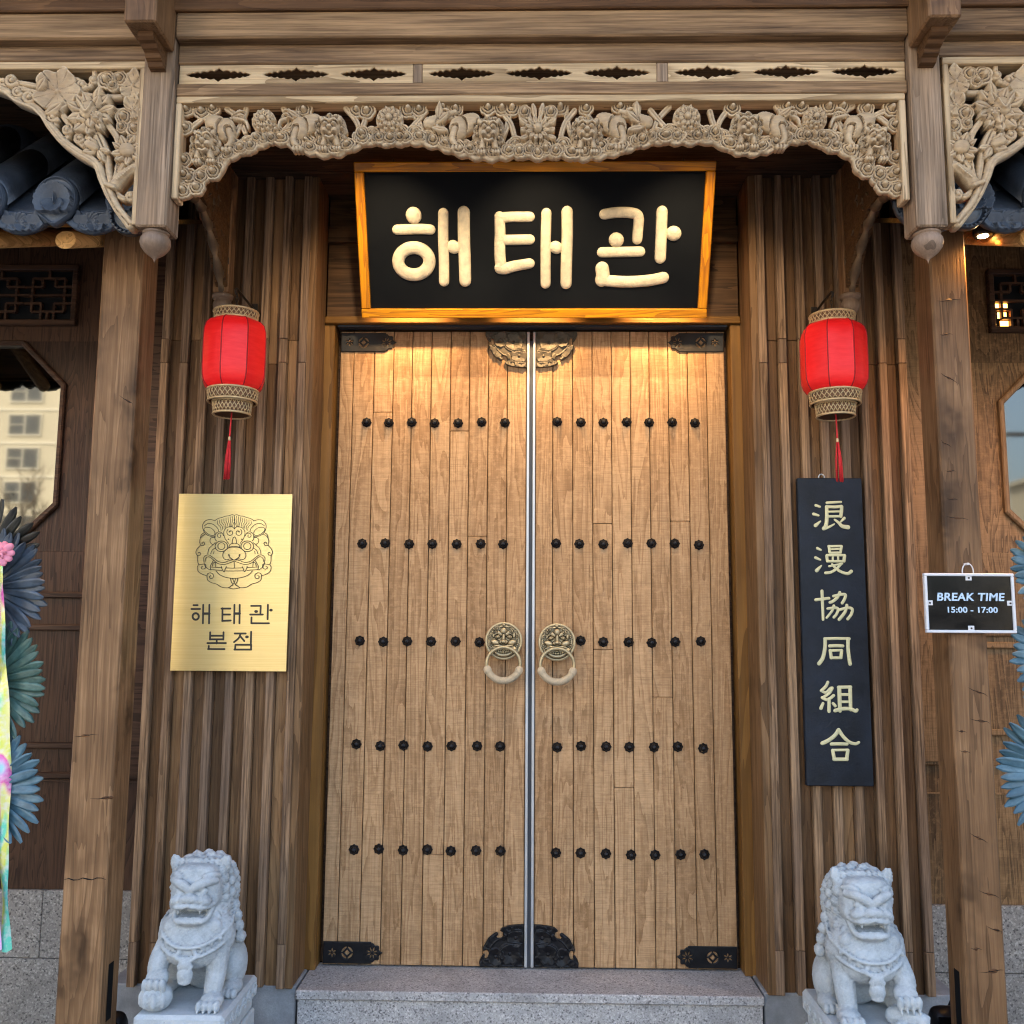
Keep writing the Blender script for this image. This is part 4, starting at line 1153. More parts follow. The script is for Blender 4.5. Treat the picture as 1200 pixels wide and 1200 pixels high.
def pan_art():
    W = .135; A = Art(-W, W, -.03, .12, .0018); U, V = A.U, A.V
    top = [(W*np.sin(t), -.012+.055*np.cos(t)**1.0*1.0) for t in ()]
    pts = [(-.128, -.010), (-.10, .006), (-.06, .020), (0, .026), (.06, .020), (.10, .006), (.128, -.010), (.130, .010), (.120, .040), (.098, .070), (.070, .090), (.035, .104), (0, .110), (-.035, .104), (-.070, .090), (-.098, .070), (-.120, .040), (-.130, .010)]
    A.M = poly_sd(U, V, pts); A.H = np.where(A.M > 0, .005+.004*np.exp(-((A.M-.006)/.003)**2), 0)
    for k in range(9):
        a = pi+k*pi/8; A.petal(0, .078, .040, .0052, a, .005, .014, .002, solid=False)
    for k in range(4):
        a = .5+k*.7; A.petal(0, .076, .020, .006, a, .006, .012, .003, solid=False)
    for s_ in (-1, 1):
        A.stroke([(s_*.01, .07), (s_*.045, .075), (s_*.08, .045), (s_*.10, .022)], .003, .002, .006, .004, solid=False)
        for (x, y, a) in ((.05, .07, -.4), (.066, .058, -1.3), (.08, .045, .1), (.09, .03, -1.5), (.045, .073, -1.6)):
            A.petal(s_*x, y, .030, .007, a if s_ > 0 else pi-a, .006, .011, .003, solid=False)
    return A
capA, panA = cap_art(), pan_art()
def eave(s_):
    Y0 = -1.08
    xc0, zc0 = P(67, 235, Y0)
    pit = .262
    t = thing('tiled_eave', 'blue black tiled eave with flower capped tile ends, behind the %s corner carving' % ('left' if s_ < 0 else 'right'), 'eave', (s_*2, Y0, zc0), 'tiled side eaves')
    base = xc0 if s_ < 0 else PX(1137, 240, Y0)
    sl = .95     # rise per metre going back
    first_c = first_p = None
    for k in range(-1, 7):
        x = base+s_*k*pit
        if k == -1 and s_ > 0: x = None
        # cover tile column
        for xx, kind in ((x, 'c'), (base+s_*(k+.5)*pit, 'p')):
            if xx is None: continue
            if abs(xx) < 1.38: continue
            if kind == 'c':
                if first_c is None or True:
                    o = capA.build('cap_tile', lambda U, V, xx=xx: (xx+U*(1 if s_ < 0 else -1)*(1 if s_ < 0 else 1), zc0-V), Y0, .012, M['tileend'], t, flipx=(s_ > 0)) if first_c is None else None
                    if o is None:
                        o = first_c.copy(); COL.objects.link(o); o.location.x = first_cx+(xx-first_x)
                        ORG[o.name] = Vector((0, 0, 0))
                    else: first_c = o; first_cx = o.location.x; first_x = xx
                for j in range(5):
                    L = .27; y0 = Y0+.004+j*L*.96; r0 = .079 if j else .082
                    V = []; F = []; n = 14
                    for (yy, rr, dz) in ((y0, r0-.010, 0), (y0, r0, 0), (y0+L, r0-.006, L*sl), (y0+L, r0-.016, L*sl)):
                        zz = zc0+.0+(y0-Y0)*sl+dz+.012
                        V += [(xx+rr*cos(pi*i/n-.0), yy, zz+rr*sin(pi*i/n)*1.0-(.03 if i in (0, n) else 0)) for i in range(n+1)]
                    m_ = n+1
                    for r_ in range(3):
                        for i in range(n): F.append([r_*m_+i, r_*m_+i+1, (r_+1)*m_+i+1, (r_+1)*m_+i][::-1])
                    mesh('cover_tile', V, F, M['tile'], t, True)
            else:
                if first_p is None:
                    first_p = panA.build('drip_tile', lambda U, V, xx=xx: (xx+U, zc0-.010-V), Y0+.02, .012, M['tileend'], t); first_px = first_p.location.x; first_xp = xx
                else:
                    o = first_p.copy(); COL.objects.link(o); o.location.x = first_px+(xx-first_xp); ORG[o.name] = Vector((0, 0, 0))
                for j in range(9):
                    L = .15; y0 = Y0+.024+j*L*.9; V = []; F = []; n = 10; W = .135
                    for (yy, dz) in ((y0, -.016), (y0, 0), (y0+L, L*sl-.006)):
                        zz = zc0-.018+(y0-Y0)*sl+dz
                        V += [(xx+W*(2*i/n-1), yy, zz-.036*(1-(2*i/n-1)**2)+.008) for i in range(n+1)]
                    m_ = n+1
                    for r_ in range(2):
                        for i in range(n): F.append([r_*m_+i, r_*m_+i+1, (r_+1)*m_+i+1, (r_+1)*m_+i])
                    mesh('pan_tile', V, F, M['tile'], t, True)
    # half round end cap beside the porch
    xe, ze = P(153, 252, Y0-.02) if s_ < 0 else P(1131, 245, Y0-.02)
    V, F = vf_lathe([(.001, -.012), (.03, -.010), (.052, -.004), (.060, -.0), (.062, -.010), (.070, -.012), (.074, -.006), (.074, .02), (.001, .021)], 28)
    mesh('end_cap', [(v[0]+xe, v[2]+Y0-.02, v[1]+ze) for v in V], F, M['tile'], t, True)
    mb = MB()
    for k in range(26):
        a = 2*pi*k/26; mb.add(*vf_tube([(xe+.066*cos(a), Y0-.032, ze+.066*sin(a)), (xe+.066*cos(a), Y0-.036, ze+.066*sin(a))], .0045, 5))
    mb.build('pearl_rim', M['tileend'], t, True)
    # wall plate roof board and rafters
    zr = PZ(78, 283, -.97)
    ox = M['ochrex']
    xa, xb = sorted((s_*1.40, s_*3.9))
    V = [(xa, -1.0, zr+.052), (xb, -1.0, zr+.052), (xb, .04, zr+.052+1.04*.45), (xa, .04, zr+.052+1.04*.45)]
    V += [(v[0], v[1], v[2]+.02) for v in V]
    mesh('eave_board', V, [[0, 3, 2, 1], [4, 5, 6, 7], [0, 1, 5, 4], [2, 3, 7, 6], [1, 2, 6, 5], [3, 0, 4, 7]], ox, t)
    box('tile_batten', xa, xb, -1.035, -1.001, zr+.04, zr+.085, ox, t, .003)
    xr0 = PX(79, 283, -.97) if s_ < 0 else PX(1205, 283, -.97)
    rme = None
    for k in range(0, 7):
        x = xr0+s_*k*.29
        if abs(x) > 3.8: break
        if rme is None:
            pts = [(0, 0, 0), (0, 1.0, .45)]; V, F = vf_tube(pts, .038, 20, caps=False)
            # plumb cut end
            V = [Vector((v[0], 0 if i < 20 else v[1], v[2])) for i, v in enumerate(V)]
            rme = npmesh('rafter', V, F); rme.materials.append(M['rafter']); 
            for p in rme.polygons: p.use_smooth = len(p.vertices) == 4
        link('rafter', rme, (x, -.985, zr), None, t)
    # recessed downlight under the eave
    lx_, lz_ = P(84, 262, -.90) if s_ < 0 else P(1166, 262, -.90)
    return zr
M['rafter'] = wood('rafter_wood', (.34, .17, .06), (.60, .34, .14), 'Y', .45, 1, .2, bump=.2)
zrf = eave(-1); eave(1)

def downlight(x, y, z, label, power, grp, angle=120, tilt=None, col=(1, .62, .26)):
    t = thing('downlight', label, 'lamp', (x, y, z), grp)
    V, F = vf_lathe([(.020, -.001), (.034, -.001), (.036, .004), (.036, .03), (.001, .031)], 20)
    mesh('housing', [(v[0]+x, v[1]+y, v[2]+z) for v in V], F, M['chain'], t, True)
    V, F = vf_lathe([(.001, -.0035), (.0195, -.0035), (.0198, -.0015), (.001, -.0014)], 16)
    mesh('lens', [(v[0]+x, v[1]+y, v[2]+z) for v in V], F, M['lamp'], t)
    l = bpy.data.lights.new('downlight_bulb', 'SPOT'); l.energy = power; l.color = col; l.spot_size = radians(angle); l.spot_blend = .85; l.shadow_soft_size = .02
    o = bpy.data.objects.new('downlight_bulb', l); COL.objects.link(o); o.parent = t; o.location = (0, 0, -.012)
    if tilt: o.rotation_euler = tilt
LAMPS = [(-.56, -.25), (0.02, -.25), (.60, -.25)]
for i, (x, y) in enumerate(LAMPS):
    downlight(x, y, 3.40, 'small round downlight fixed behind the %s of the door sign' % ('left end', 'middle', 'right end')[i], 13, 'door downlights', 84, tilt=(radians(47), 0, 0), col=(1, .62, .29))
for i, (x, y) in enumerate(((-.62, -1.005), (.02, -1.005), (.66, -1.005))):
    downlight(x, y, 3.718, 'small round downlight tucked behind the frieze, shining on the %s of the sign' % ('left end', 'middle', 'right end')[i], 10, 'porch downlights', 78, tilt=(radians(48), 0, 0), col=(1, .76, .48))
for s_, lab in ((-1, 'left'), (1, 'right')):
    for j, xx in enumerate((1.72, 2.3)):
        downlight(s_*xx, -.80 if j == 0 else -.7, zrf+.09, 'small round downlight under the %s tiled eave, %s the porch' % (lab, ('nearest', 'further from')[j]), 7, 'eave downlights', 150, col=(1, .48, .13))

# ---- strokes for lettering
def strokes3(mb, strokes, to3, r, flat=.5, n=8, normal=(0, -1, 0), smooth=True):
    """strokes: list of (pts, r0[, r1]) in drawing units; to3(u,v)->3-D; r = metres per drawing unit"""
    for k, s_ in enumerate(strokes):
        pts = s_[0]; r0 = s_[1]*r; r1 = (s_[2] if len(s_) > 2 else s_[1])*r; closed = len(s_) > 3 and s_[3]
        if len(pts) > 2: pts = catmull(pts, 5, closed)
        m = len(pts); p3 = [to3(*q, k*.00012) for q in pts]
        rr = [r0+(r1-r0)*i/(m-1) for i in range(m)] if not closed else [r0]*m
        mb.add(*vf_tube(p3, rr, n, up=normal, flat=flat, caps=not closed, closed=closed))

# ---- the big sign, leaning out from the lintel
zs0, ys0 = 0, -.235
bl = P(425, 372, ys0); brr_ = P(827, 373, ys0)
W_ = (brr_[0]-bl[0]); cxs = (bl[0]+brr_[0])/2; zs = bl[1]
# find the top edge: same width, so it is nearer to the lens
best = None
for yy in np.linspace(-.9, -.25, 131):
    tl = P(415, 190, yy); tr = P(839, 191, yy)
    e = abs((tr[0]-tl[0])-W_)
    if best is None or e < best[0]: best = (e, yy, tl[1])
lean = atan2(ys0-best[1], best[2]-zs); HS = sqrt((ys0-best[1])**2+(best[2]-zs)**2)
sg = thing('name_sign', 'black sign in an orange wood frame with raised cream Korean letters, leaning over the doors', 'sign', (cxs, ys0, zs), rot=(lean, 0, 0))
fw = .040
box('backboard', -W_/2+.01, W_/2-.01, .001, .03, .01, HS-.01, M['black'], sg, .002)
box('frame_rail', -W_/2, W_/2, -.022, .034, 0, fw, M['signf'], sg, .004)
box('frame_rail', -W_/2, W_/2, -.022, .034, HS-fw, HS, M['signf'], sg, .004)
box('frame_stile', -W_/2, -W_/2+fw, -.0215, .034, fw+.0005, HS-fw-.0005, M['signfz'], sg, .004)
box('frame_stile', W_/2-fw, W_/2, -.0215, .034, fw+.0005, HS-fw-.0005, M['signfz'], sg, .004)
for x in (-W_*.39, W_*.41): 
    V, F = vf_tube([(x, -.005, HS-.002), (x, -.005, HS+.010)], .004, 8); mesh('screw', V, F, M['chain'], sg)
def s3(u, v, d=0):
    t = (v-27)/470.; l = 37+23*t; r_ = 1147-34*t
    # perspective along the height
    zz = HS*(1-t*(1+.06*(1-t)))
    return Vector((-W_/2+(u-l)/(r_-l)*W_, -.001-d, zz))
def ring(cx, cy, rx, ry, n=16): return [(cx+rx*cos(2*pi*k/n), cy+ry*sin(2*pi*k/n)) for k in range(n)]
U = W_/1090
def letter(name, st_):
    mb = MB(); strokes3(mb, [(q[0], q[1]*1.12, (q[2] if len(q) > 2 else q[1])*1.12)+tuple(q[3:]) for q in st_], s3, U, .45, 12); o = mb.build('letter', M['gold'], sg, True); return o
letter('hae', [([(219, 176), (220, 178)], 22), ([(168, 219), (200, 218), (240, 217), (271, 219)], 14), (ring(219, 315, 48, 42), 17.5, 17.5, True),
               ([(311, 171), (310, 240), (312, 310), (312, 378)], 14.5), ([(374, 168), (374, 240), (376, 310), (377, 376)], 17), ([(340, 270), (344, 272)], 18)])
letter('tae', [([(484, 182), (485, 230), (484, 290), (488, 334)], 15, 16), ([(484, 184), (520, 182), (577, 182)], 14), ([(490, 250), (530, 250), (577, 249)], 14), ([(486, 336), (500, 338), (530, 330), (576, 322)], 17, 14),
               ([(628, 172), (626, 240), (625, 310), (624, 385)], 14.5), ([(692, 168), (692, 240), (689, 310), (687, 385)], 16), ([(655, 272), (659, 274)], 17)])
letter('gwan', [([(806, 175), (840, 170), (880, 170), (905, 176), (911, 190), (909, 215), (906, 248)], 14.5), ([(841, 250), (843, 251)], 20), ([(798, 288), (850, 287), (915, 286)], 14),
                ([(798, 338), (800, 360), (797, 374)], 19), ([(797, 374), (830, 378), (880, 380), (940, 376), (985, 367)], 16), ([(982, 168), (980, 220), (978, 260), (976, 305)], 16), ([(1016, 231), (1019, 232)], 20)])

# ---- brass plaque
Yp = YR-.030
x0, z1 = P(209, 578.5, Yp); x1, _ = P(343, 579, Yp); xa_, z0 = P(200, 786, Yp); xb_, _ = P(335, 786, Yp)
x0 = (x0+xa_)/2; x1 = (x1+xb_)/2
pl = thing('brass_plaque', 'brushed brass plaque with an engraved lion mask and two lines of Korean', 'plaque', ((x0+x1)/2, Yp, z0))
box('plate', x0, x1, Yp, Yp+.012, z0, z1, M['brassplate'], pl, .001)
for (a, b) in ((x0+.04, z0+.05), (x1-.04, z0+.05), (x0+.04, z1-.05), (x1-.04, z1-.05)): box('spacer', a-.01, a+.01, Yp+.0125, YR-.009, b-.01, b+.01, M['chain'], pl, .001)
def pp(u, v, d=0):
    x, z = P(220+u/10., 590+v/10., Yp); return Vector((x, Yp-.0002-d*.3, z))
mmx = 4.0/1108/10
E_ = []
C_ = 547
def sym(pts, r=3.8, cl=False):
    E_.append((pts, r, r, cl)); E_.append(([(2*C_-u, v) for u, v in pts], r, r, cl))
def spiral(cx, cy, r0, r1, a0, turns, n=14): return [(cx+(r0+(r1-r0)*t)*cos(a0+turns*2*pi*t), cy+(r0+(r1-r0)*t)*sin(a0+turns*2*pi*t)) for t in np.linspace(0, 1, n)]
# crown, mane strands
sym([(547, 140), (520, 132), (480, 145), (440, 150), (400, 165), (360, 175), (320, 200)])
for i in range(9):
    u = 545-i*24; v = 140+i*7.5-(0 if i else -20); e = (500-i*9 if i < 4 else 455-(i-4)*17, 272+(i*2 if i < 4 else (i-4)*11))
    sym([(u, v), (u+6-i*1.0, v+40), ((u+e[0])/2+14, (v+e[1])/2+18), (e[0]+22 if i < 4 else e[0]+4, e[1])], 3.2)
E_.append(([(547, 150), (547, 300)], 3.4))
# ears
sym([(320, 205), (270, 190), (215, 200), (180, 240), (175, 280), (192, 330), (230, 370), (290, 390), (325, 385)])
sym([(195, 262), (240, 235), (300, 245), (350, 290), (362, 322)]); sym([(190, 300), (215, 280), (265, 285), (305, 315), (320, 350), (300, 375), (250, 365), (205, 330)], 3.5, True)
# brow scrolls
sym([(547, 300), (520, 275), (470, 278), (435, 305), (422, 345), (432, 395), (450, 430), (480, 468)])
sym(spiral(500, 340, 45, 14, -2.2, -1.1)+[(505, 330)])
sym([(420, 380), (400, 345), (365, 332), (335, 350), (318, 385), (322, 420), (340, 440)]); sym(spiral(375, 378, 32, 10, -1.0, -1.0))
sym([(322, 400), (285, 400), (262, 425), (268, 460), (290, 480)])
E_.append(([(478, 418), (480, 419)], 7)); E_.append(([(634, 418), (636, 419)], 7))
sym([(520, 470), (525, 430), (535, 402), (547, 392)])
sym([(480, 515), (500, 478), (547, 465)]); sym([(478, 516), (510, 506), (547, 505)])
# eyes
sym(ring(395, 502, 74, 62), 4.2, True); sym(ring(395, 500, 42, 40), 4.0, True)
sym([(325, 460), (285, 495), (250, 530), (235, 590)]); sym([(330, 520), (290, 545), (270, 590)]); sym([(310, 560), (303, 590)], 3.2)
# nose
sym([(547, 512), (500, 515), (450, 540), (420, 575), (412, 615), (430, 650), (465, 660), (490, 650), (515, 655), (547, 662)])
sym([(485, 605), (487, 622), (505, 640), (530, 655)], 4.5); sym([(484, 603), (486, 606)], 9)
# muzzle and mouth
sym([(190, 670), (190, 635), (215, 608), (255, 605), (300, 635), (360, 680), (430, 690), (490, 668), (547, 662)]); 
sym([(205, 680), (215, 640), (250, 625), (290, 650), (350, 700), (420, 715), (480, 700), (547, 676)]); sym([(190, 670), (200, 720), (225, 755), (270, 780), (265, 740), (290, 690), (300, 670)])
sym([(275, 745), (400, 752)]); sym([(270, 775), (400, 785)]); sym([(450, 755), (547, 758)]); sym([(445, 790), (547, 792)])
sym([(395, 735), (405, 770), (428, 802), (440, 770), (455, 740)]); sym([(547, 690), (547, 755)], 3.4); sym([(290, 735), (300, 700), (325, 690)]); sym([(325, 695), (330, 742)], 3.4)
sym([(335, 790), (370, 830), (430, 860), (500, 875), (547, 878)])
# beard and side curls
sym([(150, 410), (160, 370), (190, 345)]); sym([(150, 410), (175, 380), (205, 362)]); sym([(150, 410), (142, 450), (150, 490), (115, 530), (98, 575), (115, 615), (118, 670), (135, 712), (205, 710), (215, 740), (200, 765), (170, 768), (160, 748), (175, 738)])
sym([(150, 490), (185, 492), (200, 470), (185, 452), (168, 462), (175, 474)]); sym([(115, 608), (145, 605), (152, 585), (138, 572), (125, 582)])
sym([(135, 712), (115, 750), (130, 800), (175, 830), (225, 850), (235, 895), (275, 925), (340, 945), (400, 980), (470, 988), (515, 965), (532, 950)])
sym([(228, 855), (235, 825), (270, 812), (302, 835), (300, 870), (272, 882), (255, 860), (270, 845)])
sym([(505, 880), (512, 915), (532, 950)]); sym([(567, 880), (548, 925), (532, 950)], 3.2); sym([(485, 988), (510, 965), (532, 958)]); sym([(485, 990), (532, 1000), (547, 1000)])
mb = MB(); strokes3(mb, E_, pp, mmx*1.05, .25, 5); o = mb.build('engraved_lion_mask', M['engrave'], pl)
def pt_(u, v, d=0):
    x, z = P(180+u/5., 560+v/5., Yp); return Vector((x, Yp-.0003-d*.3, z))
T_ = [  # hae
 ([(234, 746), (258, 746)], 5.5), ([(222, 768), (272, 768)], 5.5), (ring(247, 812, 18, 19, 12), 6, 6, True), ([(291, 744), (289, 852)], 5.5), ([(327, 744), (325, 852)], 5.5), ([(291, 795), (327, 795)], 7),
 # tae
 ([(398, 766), (450, 766)], 5.5), ([(406, 801), (448, 801)], 5.5), ([(402, 838), (452, 836)], 5.5), ([(404, 764), (403, 838)], 5.5), ([(474, 744), (472, 852)], 5.5), ([(505, 744), (503, 852)], 5.5), ([(474, 795), (505, 795)], 7),
 # gwan
 ([(572, 750), (628, 750)], 5.5), ([(628, 750), (626, 792)], 5.5), ([(566, 801), (640, 801)], 5.5), ([(598, 783), (604, 783)], 8), ([(574, 818), (573, 852)], 5.5), ([(573, 852), (676, 852)], 5.5), ([(670, 744), (668, 828)], 5.5), ([(686, 775), (690, 775)], 8),
 # bon
 ([(332, 905), (331, 947)], 5.5), ([(410, 905), (409, 947)], 5.5), ([(332, 925), (409, 925)], 5.5), ([(331, 946), (409, 946)], 5.5), ([(370, 946), (370, 970)], 5.5), ([(316, 968), (424, 968)], 5.5), ([(324, 985), (323, 1003)], 5.5), ([(320, 1003), (416, 1003)], 5.5),
 # jeom
 ([(476, 912), (540, 912)], 5.5), ([(510, 914), (498, 940), (472, 962)], 5.5), ([(510, 930), (532, 956)], 5.5), ([(572, 902), (570, 970)], 5.5), ([(545, 932), (550, 932)], 8), ([(480, 978), (572, 978)], 5.5), ([(480, 978), (478, 1006)], 5.5), ([(474, 1006), (572, 1006)], 5.5), ([(572, 978), (571, 1006)], 5.5)]
mb = MB(); strokes3(mb, T_, pt_, 4.0/1108/5, .22, 6); mb.build('engraved_text', M['engrave'], pl)

# ---- vertical board with six characters
Yv = YR-.034
x0, z1 = P(934, 560, Yv); x1, _ = P(1008, 560, Yv); xa_, z0 = P(946, 921, Yv); xb_, _ = P(1026, 921, Yv)
x0 = (x0+xa_)/2; x1 = (x1+xb_)/2
vb = thing('vertical_signboard', 'tall black wooden board with six cream Chinese characters on the right ribbed wall', 'sign', ((x0+x1)/2, Yv, z0))
box('board', x0, x1, Yv, Yv+.028, z0, z1, M['navy'], vb, .003)
V, F = vf_tube([((x0+x1)/2+.012*cos(a)-.03, Yv+.012, z1+.004+.014*sin(a)) for a in np.linspace(0, pi, 9)], .003, 6)
mesh('hanging_loop', V, F, M['alu'], vb, True)
def va(u, v, d=0):
    x, z = P(940+u/7.5, 580+v/7.5, Yv); return Vector((x, Yv-.0006-d, z))
def vb_(u, v, d=0):
    x, z = P(940+u/7.0625, 740+v/7.0625, Yv); return Vector((x, Yv-.0006-d, z))
CH = [
 (va, [([(120, 92), (155, 104)], 12, 10), ([(100, 168), (142, 180)], 14, 10), ([(118, 268), (160, 232)], 17, 7), ([(218, 70), (275, 66), (340, 62)], 12, 10), ([(214, 105), (216, 200), (208, 270), (190, 295)], 15, 18), ([(222, 104), (290, 106), (346, 100)], 13), ([(346, 104), (344, 150), (338, 188)], 15),
       ([(228, 148), (335, 145)], 9), ([(226, 190), (335, 188)], 11), ([(195, 296), (240, 280), (282, 256)], 15, 6), ([(368, 206), (340, 235)], 14, 8), ([(285, 218), (320, 245), (350, 275), (400, 285)], 9, 20)]),
 (va, [([(134, 470), (164, 484)], 13, 9), ([(118, 552), (158, 570)], 13, 9), ([(128, 664), (168, 622)], 17, 7), ([(230, 452), (345, 450)], 11), ([(234, 452), (242, 505)], 12), ([(345, 452), (336, 505)], 12), ([(244, 478), (335, 476)], 8), ([(244, 510), (335, 508)], 11),
       ([(215, 535), (220, 578)], 13), ([(218, 530), (370, 530)], 11), ([(372, 534), (366, 580)], 14), ([(220, 584), (368, 584)], 11), ([(268, 535), (268, 580)], 9), ([(315, 535), (315, 580)], 9),
       ([(235, 628), (350, 604)], 9), ([(342, 606), (300, 650), (250, 680), (205, 686)], 11, 13), ([(262, 610), (300, 650), (350, 680), (400, 692), (430, 672)], 10, 15)]),
 (va, [([(120, 922), (235, 908)], 13, 12), ([(174, 846), (178, 950), (184, 1095)], 14, 12), ([(330, 858), (310, 900), (270, 935), (245, 945)], 13), ([(275, 890), (345, 875), (380, 878), (372, 915), (352, 950)], 12, 13),
       ([(278, 975), (262, 1020), (215, 1080)], 12, 10), ([(225, 1000), (290, 992), (315, 1005), (300, 1050), (278, 1075)], 12), ([(392, 970), (375, 1030), (325, 1095)], 13, 14), ([(325, 1010), (400, 992), (440, 1005), (430, 1050), (400, 1090)], 12, 13)]),
 (vb_, [([(185, 60), (290, 58), (390, 60)], 12), ([(190, 62), (188, 140), (170, 220), (140, 265)], 15, 17), ([(380, 62), (380, 150), (396, 270)], 15, 16), ([(228, 120), (280, 118), (335, 120)], 14), ([(232, 158), (240, 218)], 14), ([(326, 158), (320, 215)], 14), ([(235, 158), (325, 156)], 11), ([(238, 218), (322, 218)], 12)]),
 (vb_, [([(212, 420), (195, 455), (158, 490)], 13), ([(160, 490), (195, 505), (235, 470), (250, 468)], 12, 11), ([(250, 468), (225, 510), (170, 548)], 12), ([(165, 548), (210, 565), (260, 530)], 13), ([(222, 560), (222, 660)], 15), ([(172, 595), (155, 635)], 12, 15), ([(255, 595), (272, 615)], 12, 14),
        ([(306, 465), (312, 655)], 17), ([(396, 465), (400, 645)], 16), ([(300, 462), (400, 460)], 14), ([(312, 522), (396, 522)], 12), ([(312, 582), (396, 582)], 11), ([(272, 655), (330, 640), (400, 640), (440, 660), (452, 650)], 16, 14)]),
 (vb_, [([(302, 815), (270, 860), (220, 900), (168, 925)], 16, 17), ([(302, 815), (340, 870), (390, 915), (440, 930), (468, 918)], 16, 12), ([(242, 932), (300, 930), (370, 932)], 14), ([(252, 985), (266, 1055)], 15), ([(378, 985), (368, 1055)], 15), ([(252, 982), (378, 980)], 11), ([(264, 1058), (370, 1058)], 15)])]
for f_, st_ in CH:
    mb = MB(); strokes3(mb, st_, f_, 4.0/1108/7.3, .30, 8); mb.build('character', M['cream'], vb, True)

# ---- break time sign on the right post
Yb = -.825
x0, z1 = P(1081, 671.5, Yb); x1, _ = P(1187, 671, Yb); xa_, z0 = P(1087, 741.5, Yb); xb_, _ = P(1192, 742, Yb)
x0 = (x0+xa_)/2; x1 = (x1+xb_)/2
bs = thing('hours_sign', 'small black glass sign reading BREAK TIME in a white frame, hung on the right post', 'sign', ((x0+x1)/2, Yb, z0))
fwid = .0105
box('panel', x0+.004, x1-.004, Yb+.003, Yb+.012, z0+.004, z1-.004, M['blackg'], bs, .001)
for a in ((x0, x1, z0, z0+fwid), (x0, x1, z1-fwid, z1), (x0, x0+fwid, z0+fwid+.0002, z1-fwid-.0002), (x1-fwid, x1, z0+fwid+.0002, z1-fwid-.0002)):
    box('frame_bar', a[0], a[1], Yb-.004, Yb+.014, a[2], a[3], M['white'], bs, .002)
for (x, z) in (((x0+x1)/2, z1-.017), ((x0+x1)/2, z0+.017), (x0+.017, (z0+z1)/2), (x1-.017, (z0+z1)/2)):
    c_ = box('clip', x-.011, x+.011, Yb-.0005, Yb+.0025, z-.009, z+.009, M['white'], bs, .001)
    V, F = vf_tube([(x, Yb-.0012, z), (x, Yb-.002, z)], .0035, 8); mesh('screw', V, F, M['chain'], c_)
V, F = vf_tube([((x0+x1)/2+.001+.020*cos(a), Yb+.006, z1+.006+.030*sin(a)) for a in np.linspace(-.4, pi+.4, 15)], .0022, 6)
mesh('wire_loop', V, F, M['white'], bs, True)
box('hook', (x0+x1)/2-.004, (x0+x1)/2+.004, Yb-.004, -.799, z1+.030, z1+.038, M['white'], bs, .001)
def text(name, body, x, z, y, size, mat, parent, xs=1, off=.004, shear=.0):
    c = bpy.data.curves.new(name, 'FONT'); c.body = body; c.size = size; c.align_x = 'CENTER'; c.align_y = 'CENTER'; c.offset = off*size; c.extrude = .0012; c.space_character = 1.06; c.shear = shear
    o = bpy.data.objects.new(name+'_tmp', c); COL.objects.link(o); o.rotation_euler = (pi/2, 0, 0)
    dg = bpy.context.evaluated_depsgraph_get(); me = bpy.data.meshes.new_from_object(o.evaluated_get(dg))
    R_ = Matrix.Rotation(pi/2, 4, 'X'); me.transform(Matrix.Diagonal((xs, 1, 1, 1))); me.transform(R_)
    bpy.data.objects.remove(o); me.materials.clear()
    me.name = name
    return link(name, me, (x, y, z), mat, parent)
zm = (z0+z1)/2; xm = (x0+x1)/2
text('lettering', 'BREAK TIME', xm+.002, PZ(1136, 700, Yb), Yb+.0014, .0395, M['ledge'], bs, 1.08, .024, .12)
text('lettering', '15:00 - 17:00', xm+.006, PZ(1137, 715, Yb), Yb+.0014, .0285, M['ledge'], bs, 1.14, .022, .0)

